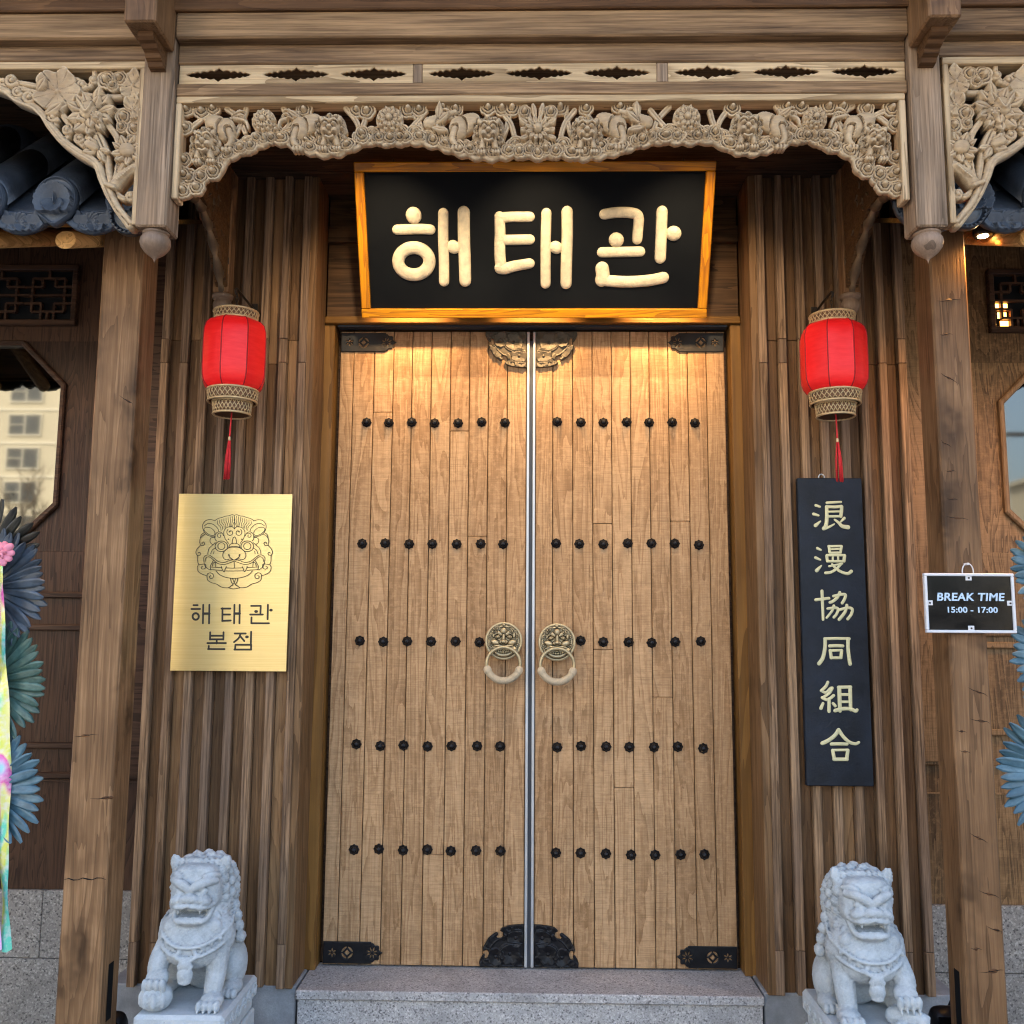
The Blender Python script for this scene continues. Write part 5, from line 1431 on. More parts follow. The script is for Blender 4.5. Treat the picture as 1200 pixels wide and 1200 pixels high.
# ---- lanterns
def lantern(px, pyt, pyb, rotz, label):
    Yl = -.52
    x, zt = P(px, pyt, Yl); zb_ = PZ(px, pyb, Yl)
    H = zt-zb_; t = thing('lantern', label, 'lantern', (x, Yl, zb_), 'red hanging lanterns')
    R = .1315
    zz = lambda q: zb_+H*q
    # body: eight silk panels
    prof = [(.60, .905), (.80, .885), (.93, .845), (.99, .78), (1.0, .70), (1.0, .42), (.985, .34), (.93, .285), (.84, .245), (.74, .228), (.68, .222)]
    n = 8
    for k in range(n):
        a0 = 2*pi*k/n+rotz; a1 = a0+2*pi/n; V = []
        m_ = 4
        for (r, q) in prof:
            for j in range(m_+1):
                f = j/m_; X_ = cos(a0)*(1-f)+cos(a1)*f; Y_ = sin(a0)*(1-f)+sin(a1)*f
                bul = 1+.03*sin(pi*f)
                V.append((x+R*r*X_*bul, Yl+R*r*Y_*bul, zz(q)))
        F = [[i*(m_+1)+j, (i+1)*(m_+1)+j, (i+1)*(m_+1)+j+1, i*(m_+1)+j+1] for i in range(len(prof)-1) for j in range(m_)]
        F = [f[::-1] for f in F]
        b_ = mesh('silk_panel', V, F, M['silk'], t, True)
        mesh('rib', *vf_tube([(x+R*r*cos(a0)*1.003, Yl+R*r*sin(a0)*1.003, zz(q)) for r, q in prof], .0022, 5), M['seam'], t, True)
    V, F = vf_lathe([(R*.58, zz(.21)), (R*.60, zz(.21)), (R*.60, zz(.24)), (R*.58, zz(.24))], 24, x, Yl); 
    def band(name, r0, q0, r1, q1, rows):
        mb = MB(); N = 30
        for q, r in ((q0, r0), (q1, r1)):
            mb.add(*vf_tube([(x+r*cos(2*pi*k/28), Yl+r*sin(2*pi*k/28), zz(q)) for k in range(28)], .0048, 6, closed=True))
        for k in range(N):
            for s_ in (-1, 1):
                a = 2*pi*k/N; b = a+s_*2*pi/N*rows
                mb.add(*vf_tube([(x+(r0+(r1-r0)*f)*cos(a+(b-a)*f)*1.0, Yl+(r0+(r1-r0)*f)*sin(a+(b-a)*f), zz(q0+(q1-q0)*f)) for f in (0, .5, 1)], .0021, 4, caps=False))
        o = mb.build(name, M['brassgold'], t, True)
        V, F = vf_lathe([(min(r0, r1)-.006, zz(q0)), (r0-.004, zz(q0)), (r1-.004, zz(q1)), (min(r0, r1)-.006, zz(q1))], 24, x, Yl)
        mesh('lining', V, F[:-2], M['liner'], o, True)
    band('top_band', R*.68, .985, R*.66, .905, 1.5)
    band('lower_band', R*.77, .225, R*.74, .120, 1.6)
    band('base_band', R*.60, .115, R*.56, .0, 1.8)
    V, F = vf_lathe([(.001, zz(.975)), (R*.6, zz(.975)), (R*.6, zz(.97)), (.001, zz(.97))], 20, x, Yl); mesh('top_disc', V, F, M['seam'], t)
    mb = MB()
    for s_ in (0, 1):
        a = s_*pi/2+.4; mb.add(*vf_tube([(x+R*.66*cos(a), Yl+R*.66*sin(a), zz(.98)), (x-R*.66*cos(a), Yl-R*.66*sin(a), zz(.98))], .003, 5))
    z_ = zz(.98)
    for i in range(5):
        mb.add(*vf_tube([(x+(.006*cos(b) if i % 2 else 0), Yl+(0 if i % 2 else .006*cos(b)), z_+.010+i*.017+.010*sin(b)) for b in np.linspace(0, 2*pi, 10)[:-1]], .0018, 5, closed=True))
    mb.build('chain', M['chain'], t, True)
    # iron hook arm back to the wall
    zk = z_+.098
    hk = MB(); hk.add(*vf_tube([(x, Yl-.01, zk-.016), (x, Yl-.02, zk-.002), (x, Yl-.005, zk+.006), (x, -.40, zk+.004), (x+.004, YR-.002, zk-.004)], .0055, 6))
    hk.box(x-.012, x+.016, YR-.011, YR-.006, zk-.07, zk+.03)
    hk.build('wall_hook', M['chain'], t)
    # tassel
    zz0 = zz(0.03); sw = -.010 if px < 600 else .006
    zt1 = P(px, pyb+28, Yl)[1]; zt2 = P(px, pyb+(75 if px < 600 else 76), Yl)[1]
    mesh('cord', *vf_tube([(x, Yl, zz(.05)), (x+sw*.3, Yl, (zz0+zt1)/2), (x+sw*.5, Yl, zt1)], .0032, 6), M['tassel'], t, True)
    mesh('bead', *vf_tube([(x+sw*.5, Yl, zt1+.004), (x+sw*.5, Yl, zt1-.006)], .0055, 8), M['brassgold'], t, True)
    mb = MB(); rq = random.Random(int(px))
    for k in range(34):
        a = rq.uniform(0, 6.28); r = .012*sqrt(rq.random())
        mb.add(*vf_tube([(x+sw*.5+.3*r*cos(a), Yl+.3*r*sin(a), zt1-.006), (x+sw*.8+r*cos(a), Yl+r*sin(a), (zt1+zt2)/2), (x+sw+r*1.15*cos(a), Yl+r*sin(a), zt2+rq.uniform(-.004, .006))], .0021, 4, caps=False))
    mb.build('tassel', M['tassel'], t, True)
M['liner'] = plain('band_lining', (.20, .10, .05), .7, 0, .2)
lantern(277, 365, 486, radians(-95.5), 'red silk lantern hung over the brass plaque on the left ribbed wall')
lantern(975, 369, 488, radians(-117), 'red silk lantern hung over the black vertical board on the right ribbed wall')
# ---- stone lions
def ico(sub=3):
    bm = bmesh.new(); bmesh.ops.create_icosphere(bm, subdivisions=sub, radius=1)
    V = np.array([v.co[:] for v in bm.verts]); F = [[v.index for v in f.verts] for f in bm.faces]; bm.free(); return V, F
ICO = {k: ico(k) for k in (1, 2, 3)}
class Clay:
    def __init__(s): s.mb = MB()
    def ball(s, c, r, rot=(0, 0, 0), sub=2, box=0):
        V, F = ICO[sub]; r = (r, r, r) if not hasattr(r, '__len__') else r
        W = V.copy()
        if box:      # squarer ellipsoid
            W = np.sign(W)*np.abs(W)**(1-box); 
        from mathutils import Euler
        R_ = np.array(Euler(rot).to_matrix()); W = (W*np.array(r))@R_.T+np.array(c)
        s.mb.add(W, F)
    def limb(s, pts, r, n=10): s.mb.add(*vf_tube(catmull(pts, 4) if len(pts) > 2 else pts, list(np.interp(np.linspace(0, 1, (len(pts)-1)*4+1 if len(pts) > 2 else 2), np.linspace(0, 1, len(r)), r)), n))
    def sym(s, c, r, rot=(0, 0, 0), **k):
        s.ball(c, r, rot, **k); s.ball((-c[0], c[1], c[2]), r, (rot[0], -rot[1], -rot[2]), **k)
    def lsym(s, pts, r): s.limb(pts, r); s.limb([(-p[0], p[1], p[2]) for p in pts], r)
def fuse(name, clay, voxel, smooth_it, mat, loc, parent, disp=None, scale=1):
    me0 = npmesh('tmp', np.array(clay.mb.V)*np.array(scale), clay.mb.F)
    o = bpy.data.objects.new('tmp', me0); COL.objects.link(o)
    m = o.modifiers.new('r', 'REMESH'); m.mode = 'VOXEL'; m.voxel_size = voxel; m.use_smooth_shade = True
    m2 = o.modifiers.new('s', 'SMOOTH'); m2.factor = .5; m2.iterations = smooth_it
    dg = bpy.context.evaluated_depsgraph_get(); me = bpy.data.meshes.new_from_object(o.evaluated_get(dg))
    bpy.data.objects.remove(o)
    n = len(me.vertices); co = np.empty(n*3, np.float32); me.vertices.foreach_get('co', co); co = co.reshape(-1, 3)
    if disp is not None:
        no = np.empty(n*3, np.float32); me.vertices.foreach_get('normal', no); no = no.reshape(-1, 3)
        co = co+no*disp(co)[:, None]; me.vertices.foreach_set('co', co.astype(np.float32).ravel())
    me.polygons.foreach_set('use_smooth', [True]*len(me.polygons)); me.update(); me.name = name
    return link(name, me, loc, mat, parent)
def stone_lion(s_, x, y, zp, label):
    """zp: top of the pedestal; s_=-1 ball under its right paw, 1 cub under its left paw"""
    t = thing('stone_lion', label, 'statue', (x, y, 0), 'pair of stone guardian lions')
    c = Clay()
    q = s_           # side of the raised paw (viewer's left is -x)
    # rump, thighs, hind feet
    SC = (.90, .80, .945)
    c.ball((0, .13, .105), (.125, .13, .115), sub=3)
    c.sym((.115, .10, .095), (.055, .105, .095), (0, 0, .1), sub=3)
    c.sym((.135, .02, .03), (.040, .075, .030))
    for k in (-1, 0, 1): c.sym((.135+k*.022, -.045, .022), (.014, .026, .020))
    c.limb([(0, .25, .10), (.0, .29, .18), (0, .27, .28), (0, .24, .33)], [.035, .05, .05, .02])
    # trunk and chest
    c.limb([(0, .13, .14), (0, .05, .22), (0, -.02, .29)], [.125, .135, .13], 16)
    c.ball((0, -.055, .245), (.158, .115, .115), sub=3)
    c.ball((0, -.11, .215), (.120, .075, .085), sub=3)
    c.sym((.085, -.12, .285), (.034, .024, .034), sub=3)
    # free front leg
    p = -q
    c.limb([(p*.088, -.07, .22), (p*.098, -.10, .13), (p*.092, -.125, .045)], [.058, .043, .036], 12)
    c.ball((p*.10, -.155, .030), (.048, .058, .032))
    for k in (-1.5, -.5, .5, 1.5): c.ball((p*.10+k*.0235, -.205, .024), (.0135, .026, .022)); c.ball((p*.10+k*.0235, -.228, .010), (.006, .009, .008))
    c.ball((p*.095, -.055, .14), (.02, .03, .05)); 
    # leg on the ball or cub
    c.limb([(q*.10, -.07, .22), (q*.125, -.135, .155), (q*.115, -.165, .115)], [.056, .043, .038], 12)
    c.ball((q*.112, -.185, .118), (.048, .050, .030), (.5, 0, 0))
    for k in (-1.5, -.5, .5, 1.5): c.ball((q*.112+k*.0235, -.224, .098), (.0135, .018, .030), (.3, 0, 0)); c.ball((q*.112+k*.0235, -.236, .070), (.006, .007, .010))
    # neck
    c.ball((0, .005, .335), (.125, .115, .13), sub=3)
    # head: broad and square, heavy brow, wide muzzle
    hz = .425
    c.ball((0, -.06, hz-.005), (.104, .098, .088), sub=3, box=.30)
    c.ball((0, -.075, hz+.050), (.090, .070, .040), sub=3, box=.35)
    c.ball((0, -.125, hz+.050), (.058, .022, .026), (-.35, 0, 0), sub=2, box=.2)
    c.lsym([(.004, -.178, hz+.012), (.030, -.176, hz+.026), (.062, -.160, hz+.036), (.092, -.125, hz+.034)], [.015, .019, .017, .010])
    c.lsym([(.050, -.150, hz+.052), (.075, -.13, hz+.058), (.095, -.10, hz+.050)], [.010, .012, .008])
    c.sym((.046, -.163, hz+.004), (.022, .012, .010), (0, -.15, 0)); c.lsym([(.022, -.172, hz-.004), (.046, -.174, hz-.006), (.070, -.158, hz+.002)], [.004, .0045, .003])
    c.ball((0, -.168, hz-.006), (.020, .024, .026)); c.ball((0, -.190, hz-.020), (.036, .020, .016), box=.2); c.sym((.024, -.190, hz-.024), (.017, .015, .013))
    c.sym((.050, -.166, hz-.028), (.036, .032, .021), (0, .3, 0)); c.ball((0, -.165, hz-.040), (.060, .034, .016), sub=3, box=.25)
    c.lsym([(.0, -.200, hz-.044), (.040, -.196, hz-.052), (.070, -.165, hz-.054), (.084, -.125, hz-.050), (.092, -.10, hz-.036)], [.0075, .0085, .009, .008, .005])
    # squared jaw, lip and teeth
    c.ball((0, -.112, hz-.110), (.066, .064, .022), sub=3, box=.3)
    c.lsym([(.0, -.176, hz-.108), (.045, -.174, hz-.106), (.064, -.150, hz-.100), (.074, -.115, hz-.070)], [.011, .012, .011, .011])
    for k in range(-4, 5): c.ball((k*.0100, -.176+abs(k)*.0015, hz-.095), (.0046, .005, .008), sub=1)
    c.sym((.044, -.180, hz-.066), (.0075, .007, .015), sub=1)
    for k in range(-2, 3): c.ball((k*.013, -.186, hz-.058), (.005, .005, .007), sub=1)
    # cheek swirls
    c.sym((.084, -.105, hz-.03), (.016, .030, .032)); 
    # ears
    c.sym((.098, -.050, hz+.072), (.026, .016, .046), (0, .30, 0), sub=3)
    # mane curls in rows round the head and down the neck
    def curl(x_, y_, z_, r):
        c.ball((x_, y_, z_), (r, r, r*.95)); 
    for row, (R_, yy, zoff) in enumerate(((.098, -.045, 0), (.112, .0, -.005), (.118, .045, -.01), (.108, .09, -.02))):
        for k in range(15):
            a = -1.05+k*(2*pi-1.08)/14*.86+row*.1
            ca, sa = sin(a-pi*.5+.5), cos(a-pi*.5+.5)
        n = 15
        for k in range(n):
            a = radians(-128+k*256/(n-1)+(row % 2)*9)
            curl(R_*1.02*np.sign(sin(a))*abs(sin(a))**.8, yy+.012*cos(a*3), hz+zoff-.004+(R_*.93)*np.sign(cos(a))*abs(cos(a))**.8, .0265-.001*row)
    for lv in range(5):
        z_ = .375-lv*.040; R_ = .118+.010*lv
        for a in ((-1, 1) if True else ()):
            for j in range(4):
                th = .18+j*.38-lv*.04
                curl(a*R_*cos(th), .015+R_*sin(th)*.95, z_-.008*j, .0245)
    for j in range(9): curl((j-4)*.024, -.060+.004*abs(j-4), hz+.088-.0006*abs(j-4)**1.5, .0195)
    for j in range(6): curl((j-2.5)*.028, .125, .39-.02*(j % 2), .03); curl((j-2.5)*.03, .14, .33-.02*(j % 2), .03); curl((j-2.5)*.03, .15, .27, .03)
    # chin beard curls
    for a in (-1, 1):
        for j, (bx, by, bz, br_) in enumerate(((.085, -.10, .315, .024), (.075, -.135, .285, .020), (.095, -.095, .275, .022))): c.ball((a*bx, by, bz), (br_, br_*.6, br_))
    # collar
    c.lsym([(0, -.193, .226), (.055, -.184, .232), (.112, -.140, .256), (.144, -.07, .290), (.132, .01, .318)], [.0065, .0065, .0065, .006, .005])
    c.lsym([(0, -.196, .190), (.055, -.188, .195), (.115, -.142, .220), (.150, -.06, .252)], [.0065, .0065, .0065, .005])
    for k in range(1, 5): c.sym((.030*k, -.190+.0032*k*k, .209+.0025*k*k), (.010, .007, .010), sub=1)
    # tassel and bell on the chest
    c.ball((0, -.200, .172), (.026, .018, .020)); c.sym((.020, -.200, .162), (.013, .012, .012)); c.ball((0, -.196, .132), (.033, .026, .034)); c.ball((0, -.198, .107), (.027, .022, .012))
    c.lsym([(.01, -.200, .180), (.035, -.198, .192), (.05, -.190, .205)], [.006, .009, .005])
    def chisel(co):
        q_ = co/np.array(SC)
        k = (np.abs(q_[:, 0]) < .050) & (q_[:, 2] > hz-.090) & (q_[:, 2] < hz-.0655) & (q_[:, 1] < -.10) & (q_[:, 1] > -.174)
        co[k, 1] = -.095*SC[1]
        n = np.sin(co[:, 0]*210+3*np.sin(co[:, 2]*60))*np.sin(co[:, 1]*190+co[:, 2]*110)*np.sin(co[:, 2]*230)
        x_, y_, z_ = co[:, 0]/1.0, co[:, 1], co[:, 2]
        man = ((y_ > -.06) & (z_ > .18)) | (z_ > .5)
        return n*.0010+np.where(man, .0016*np.sin(x_*330+4*np.sin(z_*90))*np.sin(z_*300), 0)
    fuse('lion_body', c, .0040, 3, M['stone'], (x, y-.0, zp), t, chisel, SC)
    # ball or cub
    b = Clay()
    if s_ < 0:
        b.ball((q*.112, -.190, .052), (.066, .062, .052), sub=3)
        for k in range(9):
            a = k*2*pi/9; b.ball((q*.112+.052*cos(a), -.19+.05*sin(a)-.01, .05), (.012, .012, .03))
        fuse('brocade_ball', b, .004, 2, M['stone'], (x, y-.0, zp), t, chisel, SC)
    else:
        b.limb([(.075, -.15, .035), (.115, -.185, .04), (.15, -.215, .035)], [.034, .042, .036]); b.ball((.155, -.228, .042), (.030, .028, .028))
        b.ball((.085, -.215, .022), (.03, .02, .018)); b.ball((.14, -.255, .018), (.018, .02, .014)); b.ball((.10, -.25, .016), (.018, .02, .014))
        for k in range(5): b.ball((.13+.012*k, -.20-.006*k, .068-.004*k), .011, sub=1)
        fuse('cub', b, .004, 2, M['stone'], (x, y-.0, zp), t, chisel, SC)
    # pedestal with a moulded top and carved scrolls
    pd = MB()
    w2, d0, d1 = .160, -.205, .215
    pd.box(x-w2, x+w2, y+d0, y+d1, zp-.075, zp+.004, c=.012)
    pd.box(x-w2+.015, x+w2-.015, y+d0+.015, y+d1-.015, zp-.115, zp-.0755, c=.006)
    pd.box(x-w2+.006, x+w2-.006, y+d0+.006, y+d1-.006, zp-.30, zp-.1155, c=.006)
    pd.box(x-w2-.02, x+w2+.02, y+d0-.02, y+d1+.02, 0, zp-.3005, c=.01)
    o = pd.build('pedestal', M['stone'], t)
    for face in (0, 1):          # scroll work on the upper band, front and inner side
        A = Art(0, (w2*2-.03) if face == 0 else (d1-d0-.03), 0, .062, .0022)
        n = 4 if face == 0 else 6; Wd = A.us[-1]
        for k in range(n):
            cx = Wd*(k+.5)/n; R_ = .022
            pts = [(cx+R_*(1-.8*f)*cos(5.5*f+k), .031+R_*(1-.8*f)*sin(5.5*f+k)) for f in np.linspace(0, 1, 10)]
            A.stroke(pts, .005, .004, .0006, .0045, smooth=False)
            A.stroke([(cx+.01, .031+.02), (cx+.03, .03), (cx+Wd/n-.012, .012)], .0045, .003, .0004, .004)
        if face == 0: A.build('scroll_relief', lambda U, V: (x-w2+.015+U, zp-.006-V), y+d0-.0005, .002, M['stone'], o, back=False)
        else:
            r_ = A.build('scroll_relief', lambda U, V: (U, -V), 0, .002, M['stone'], None, back=False)
            xs_ = x-s_*w2-s_*.0005
            # turn it onto the side that faces the doors
            c0 = ORG[r_.name]; me = r_.data
            me.transform(Matrix.Translation(c0)); me.transform(Matrix.Rotation(pi/2 if s_ < 0 else -pi/2, 4, 'Z'))
            yy0 = y+d0+.015 if s_ < 0 else y+d1-.015
            r_.parent = o; r_.location = Vector((xs_, yy0, zp-.006))-ORG[o.name]
zl_ = PZ(265, 1186, -.99+.0)
stone_lion(-1, -1.222, -.61, .396, 'pale stone lion with its paw on a ball, on a pedestal left of the doorstep')
stone_lion(1, 1.205, -.645, .386, 'pale stone lion with its paw on a cub, on a pedestal right of the doorstep')

# ---- wreaths of dyed fan leaves at the picture's edges
def leafmat(name, c1, c2):
    m, t, b = newmat(name); g = NB(t); v, rn = g.coords()
    n = g.noise(v, 20, 4, .6); c = g.mix(g.range(n, .35, .65, 0, 1), c1, c2); c = g.mix(g.math('MULTIPLY', rn, .5), c, tuple(x*.6 for x in c1))
    t.links.new(c, b.inputs['Base Color']); b.inputs['Roughness'].default_value = .38; b.inputs['Specular IOR Level'].default_value = .5
    return m
LM = {'navy': leafmat('leaf_slate_blue', (.035, .052, .075), (.085, .12, .165)), 'teal': leafmat('leaf_teal', (.04, .10, .085), (.12, .23, .20)), 'blue': leafmat('leaf_sky_blue', (.055, .13, .18), (.13, .25, .32)), 'black': leafmat('leaf_black', (.012, .012, .010), (.03, .03, .022))}
leaf_cache = {}
def leaf_mesh(L, W, key):
    if key in leaf_cache: return leaf_cache[key]
    n = 9; V = []
    for i in range(n+1):
        t = i/n; hw = W*(.35+.65*min(1, t/.6)**.8)*(1 if t < .72 else sqrt(max(0, 1-((t-.72)/.285)**2)))
        hw = max(hw, .0015); zb_ = -.02*t*t*L/.2
        V += [(t*L, zb_+.10*W, -hw), (t*L, zb_-.42*W, -hw*.55), (t*L, zb_+.12*W, 0), (t*L, zb_-.42*W, hw*.55), (t*L, zb_+.10*W, hw)]
    F = [[i*5+j, i*5+j+1, (i+1)*5+j+1, (i+1)*5+j] for i in range(n) for j in range(4)]
    me = npmesh('leaf', V, F, True); leaf_cache[key] = me; me.materials.append(LM[key]); return me
def fan(parent, cx, cy_px, Y, a0, a1, n, L, key, zoff=0, W=.0175):
    """fan of n leaves about a point; angles in degrees, 0 = to the right"""
    x, z = P(cx, cy_px, Y); rr = random.Random(int(cy_px))
    me = leaf_mesh(.2, W, key)
    for k in range(n):
        a = radians(a0+(a1-a0)*k/(n-1)); s_ = L/.2*rr.uniform(.94, 1.05)
        o = link('leaf', me, (x+.03*cos(a), Y-.010*(k % 2)-.010*sin(k*.7), z+.03*sin(a)), None, parent, rot=(0, -a, 0))
        o.scale = (s_, 1.1, 1.0*rr.uniform(.9, 1.1)); o.rotation_euler.x = rr.uniform(-.35, .35)
def ribbon_mat():
    m, t, b = newmat('rainbow_ribbon'); g = NB(t)
    tc = g.node('ShaderNodeTexCoord'); v = tc.outputs['Object']
    n = g.noise(g.vec('MULTIPLY', v, (7, 7, 3.6)), 1, 1, .5, .6)
    c = g.ramp(n, [(.30, (.05, .65, .62)), (.40, (.10, .78, .50)), (.46, (.80, .85, .05)), (.52, (.90, .88, .30)), (.56, (.85, .04, .45)), (.64, (.80, .30, .75)), (.72, (.15, .80, .85))])
    n2 = g.noise(v, 45, 2, .5); c = g.mix(g.range(n2, .45, .7, .12, .7), c, (.85, .82, .85))
    t.links.new(c, b.inputs['Base Color']); b.inputs['Roughness'].default_value = .25; b.inputs['Metallic'].default_value = .25
    return m
M['ribbon'] = ribbon_mat(); M['pinkrib'] = plain('pale_pink_ribbon', (.80, .50, .78), .35, 0, .08, 5, .1)
M['pink'] = plain('pink_petal', (.85, .28, .38), .5, 0, .25, 20, .3)
def wreath(s_):
    Yw = -.52
    x = PX(-60 if s_ < 0 else 1262, 800, Yw)
    t = thing('flower_wreath', 'congratulation wreath of slate and teal fan leaves with a rainbow ribbon, at the left edge' if s_ < 0 else 'congratulation wreath of sky blue fan leaves at the right edge', 'wreath', (x, Yw, 0), 'congratulation wreaths')
    ztop = PZ(0, 620, Yw)
    V, F = vf_tube([(x, Yw+.10, .0), (x, Yw+.05, ztop)], .012, 8); mesh('stand_leg', V, F, M['chain'], t)
    for dx in (-.16, .16):
        V, F = vf_tube([(x+dx, Yw-.02, .0), (x, Yw+.04, ztop-.1)], .012, 8); mesh('stand_leg', V, F, M['chain'], t)
    if s_ < 0:
        fan(t, -18, 660, Yw-.01, 18, 95, 8, .225, 'black')
        fan(t, -12, 690, Yw-.03, -75, 76, 21, .215, 'navy')
        fan(t, -14, 800, Yw-.045, -78, 70, 19, .215, 'teal')
        fan(t, -22, 925, Yw-.06, -80, 72, 18, .225, 'blue')
        fan(t, -22, 925, Yw-.03, 100, 260, 10, .2, 'blue')
        # ribbons
        for (pxs, y0, w_, mt, nm, dy) in (((-2, 3, 5, 4, 8), 655, .040, M['ribbon'], 'rainbow_ribbon', 0), ((-12, -9, -6, -6, -3), 650, .034, M['pinkrib'], 'pink_ribbon', -.006)):
            V = []; n = 30; y1 = 1116
            for i in range(n+1):
                f = i/n; py = y0+(y1-y0)*f; px = np.interp(f*4, range(5), pxs)
                X_, Z_ = P(px, py, Yw-.10+dy); wv = .012*sin(f*9)+.006*sin(f*31)
                V += [(X_-w_/2, Yw-.10+dy+wv, Z_), (X_, Yw-.104+dy+wv*.4, Z_), (X_+w_/2, Yw-.10+dy-wv, Z_+(.012 if i == n else 0))]
            V += [(v[0], v[1]+.0008, v[2]) for v in V]; m_ = 3*(n+1)
            F = [[i*3+j, (i+1)*3+j, (i+1)*3+j+1, i*3+j+1] for i in range(n) for j in (0, 1)]; F += [[q+m_ for q in f[::-1]] for f in F]
            mesh(nm, V, F, mt, t, True)
        # pink flower
        fx, fz = P(3, 648, Yw-.13)
        A = None; me = None
        for k in range(9):
            a = 2*pi*k/9; r = .030 if k % 2 else .024
            c = Clay(); c.ball((0, 0, 0), (.024, .006, .016), sub=2)
            if me is None: me = npmesh('petal', np.array(c.mb.V), c.mb.F, True); me.materials.append(M['pink'])
            link('petal', me, (fx+r*cos(a), Yw-.13-.004*(k % 2), fz+r*sin(a)), None, t, rot=(.4*sin(a), -a, .3*cos(a)))
        for k in range(5):
            a = 2*pi*k/5; o = link('petal', me, (fx+.010*cos(a), Yw-.142, fz+.010*sin(a)), None, t, rot=(.9, -a, .2)); o.scale = (.6, .8, .8)
        # foam backing
        V, F = vf_lathe([(.001, 0), (.10, 0), (.11, .02), (.11, .06), (.001, .06)], 20)
        for py in (690, 800, 925):
            q = P(-45, py, Yw); mesh('foam_base', [(v[0]+q[0], v[2]+Yw, v[1]+q[1]) for v in V], F, LM['black'], t)
    else:
        fan(t, 1250, 668, Yw-.03, 110, 262, 19, .195, 'blue')
        fan(t, 1256, 770, Yw-.045, 105, 258, 20, .215, 'blue')
        fan(t, 1250, 905, Yw-.06, 100, 262, 22, .245, 'blue')
        V, F = vf_lathe([(.001, 0), (.10, 0), (.11, .02), (.11, .06), (.001, .06)], 20)
        for py in (668, 770, 905):
            q = P(1258, py, Yw); mesh('foam_base', [(v[0]+q[0], v[2]+Yw, v[1]+q[1]) for v in V], F, LM['black'], t)
wreath(-1); wreath(1)

# ---- black floodlights standing behind the feet of the posts
for s_, px, py, lab in ((-1, 131, 1196, 'black floodlight at the foot of the left timber post'), (1, 1107, 1190, 'black floodlight at the foot of the right timber post')):
    Yf = -.56; x, z = P(px, py, Yf)
    t = thing('floodlight', lab, 'floodlight', (x, Yf, 0), 'floodlights at the feet of the posts')
    c = Clay(); c.ball((0, 0, 0), (.055, .035, .045), (.6, 0, 0), sub=3, box=.45)
    V = [(v[0]+x, v[1]+Yf, v[2]+z-.012) for v in c.mb.V]
    hd = mesh('lamp_head', V, c.mb.F, M['iron'], t, True)
    box('glass_front', x-.04, x+.04, Yf-.045, Yf-.040, z-.03, z+.01, M['blackg'], hd, .002)
    mesh('stem', *vf_tube([(x, Yf+.01, z-.03), (x, Yf+.01, .02)], .010, 8), M['iron'], t)
    box('base_plate', x-.05, x+.05, Yf-.04, Yf+.06, .0005, .02, M['iron'], t, .003)
    mesh('cable', *vf_tube(catmull([(x, Yf+.02, z-.02), (x+s_*.05, Yf+.05, z+.04), (x+s_*.06, Yf+.03, z+.10), (x+s_*.03, Yf+.01, z+.02)], 5), .005, 6), M['iron'], t, True)

# ================================================================== ACROSS THE STREET (seen only as reflections in the windows and plaque)
M['render'] = plain('cream_render', (.47, .43, .33), .8, 0, .06, .3, .1)
M['winglass'] = plain('far_window_glass', (.05, .06, .07), .15, 0, .3, .5, 0)
M['winframe'] = plain('far_window_frame', (.65, .62, .52), .6, 0, .05)
M['bark'] = plain('bare_bark', (.10, .075, .055), .9, 0, .2)
def apartment(x0, x1, y0, y1, h, label):
    t = thing('apartment_building', label, 'building', ((x0+x1)/2, (y0+y1)/2, 0))
    box('wall', x0, x1, y0, y1, 0, h, M['render'], t, .05)
    box('roof', x0-.4, x1+.4, y0-.4, y1+.4, h+.01, h+.6, M['render'], t, .05)
    wm = fm = None; fl = 2.9; nf = int(h/fl); nx = int((x1-x0)/4.4)
    for i in range(nf):
        for j in range(nx):
            wx = x0+(j+.5)*(x1-x0)/nx; wz = i*fl+1.6
            if wm is None:
                V, F = vf_box(-1.35, 1.35, -.06, .06, -.85, .85, .02); wm = npmesh('window', V, F); wm.materials.append(M['winglass'])
                mb = MB()
                for a in ((-1.45, 1.45, .85, .97), (-1.45, 1.45, -.97, -.85), (-1.45, -1.35, -.85, .85), (1.35, 1.45, -.85, .85), (-.05, .05, -.85, .85), (-1.35, -.05, -.03, .03)): mb.box(a[0], a[1], -.10, .14, a[2], a[3], c=.01)
                fm = npmesh('window_frame', mb.V, mb.F); fm.materials.append(M['winframe'])
            w_ = link('window', wm, (wx, y1+.02, wz), None, t); link('window_frame', fm, (wx, y1+.02, wz), None, w_)
        box('floor_band', x0+.01, x1-.01, y1+.001, y1+.12, i*fl-.08, i*fl+.10, M['winframe'], t, .02)
apartment(-78, -27, -90, -74, 36, 'cream apartment block across the street, reflected in the left window')
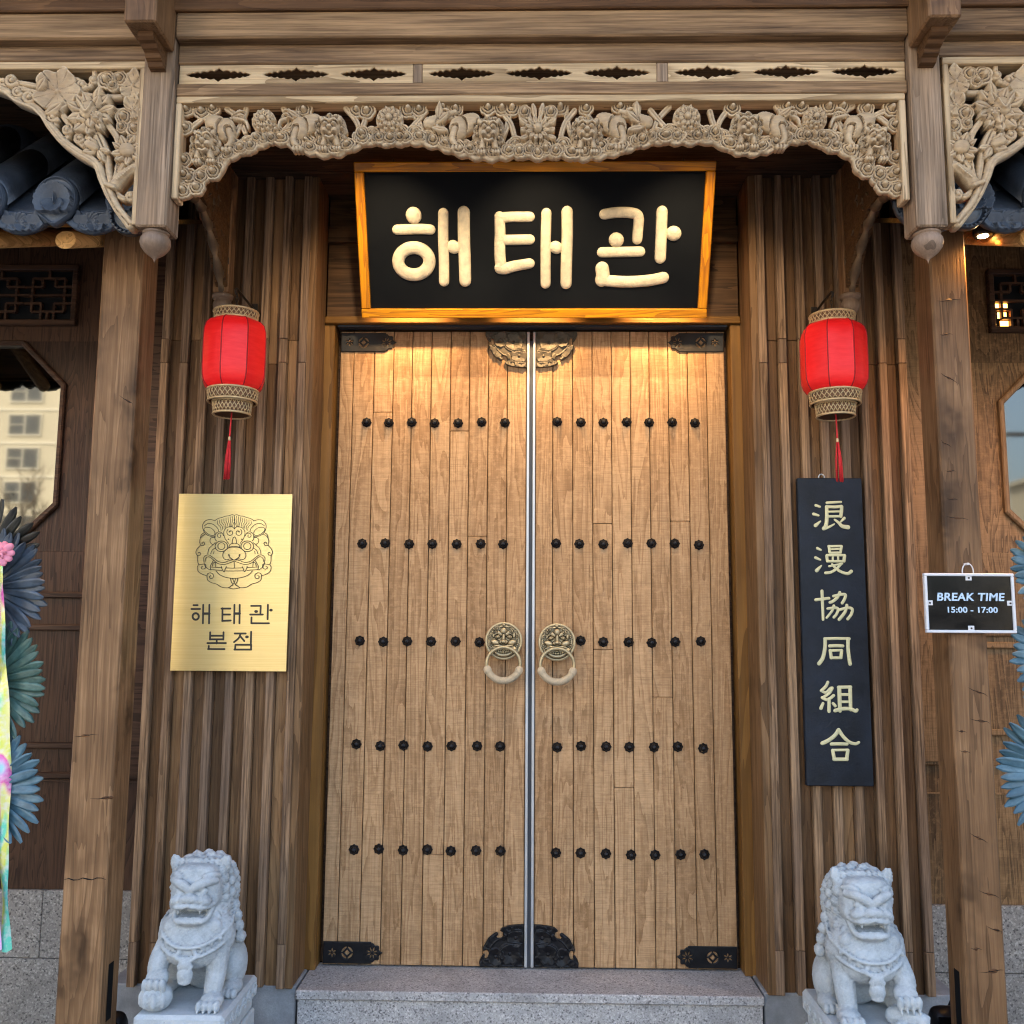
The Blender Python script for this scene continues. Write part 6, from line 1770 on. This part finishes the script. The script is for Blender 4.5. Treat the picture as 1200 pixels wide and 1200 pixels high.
apartment(60, 90, -120, -104, 20, 'cream apartment block far down the street on the right')
def tree(x, y, h, label, seed):
    t = thing('bare_tree', label, 'tree', (x, y, 0), 'bare trees across the street')
    rr = random.Random(seed); mb = MB(); tw = MB()
    def grow(p, d, L, r, lv):
        q = [p+d*L*f+Vector((rr.uniform(-1, 1), rr.uniform(-1, 1), 0))*L*.05*(f > 0) for f in (0, .5, 1)]
        (mb if lv < 2 else tw).add(*vf_tube(q, [r, r*.85, r*.65], 6 if lv < 2 else 3, caps=False))
        if lv >= 5: return
        for k in range(rr.choice((2, 3, 3))):
            n = (d+Vector((rr.uniform(-1, 1), rr.uniform(-1, 1), rr.uniform(-.2, .7)))*.75).normalized()
            grow(q[2], n, L*rr.uniform(.6, .8), r*.6, lv+1)
    grow(Vector((x, y, 0)), Vector((0, 0, 1)), h*.26, h*.018, 0)
    mb.build('trunk', M['bark'], t); tag(tw.build('twigs', M['bark'], t), kind='stuff')
for i, (x, y, h) in enumerate(((-21, -34, 11), (-24, -38, 12), (-18, -40, 11), (22, -40, 9))):
    tree(x, y, h, ['bare tree left of the white shed across the street', 'tallest bare tree in front of the cream apartment block', 'bare tree right of the white shed across the street', 'bare tree beside the utility pole across the street'][i], i+3)
up = thing('utility_pole', 'tall grey utility pole with crossarms across the street', 'pole', (17.2, -30, 0))
mesh('shaft', *vf_tube([(17.2, -30, 0), (17.2, -30, 14)], [.22, .15], 12), M['concrete'], up)
for z in (9, 11.5, 13.2): box('crossarm', 16.2, 18.2, -30.25, -30.1, z, z+.15, M['chain'], up, .01)
sh = thing('shed', 'low white roofed shed across the street', 'shed', (-19, -28, 0))
box('wall', -25, -13, -31, -26, 0, 3.0, M['render'], sh, .05)
mesh('roof', [(-25.5, -31.5, 3.0), (-12.5, -31.5, 3.0), (-12.5, -25.5, 3.0), (-25.5, -25.5, 3.0), (-23, -28.5, 4.4), (-15, -28.5, 4.4)], [[0, 3, 2, 1], [3, 4, 5, 2], [0, 1, 5, 4], [0, 4, 3], [1, 2, 5]], M['white'], sh)
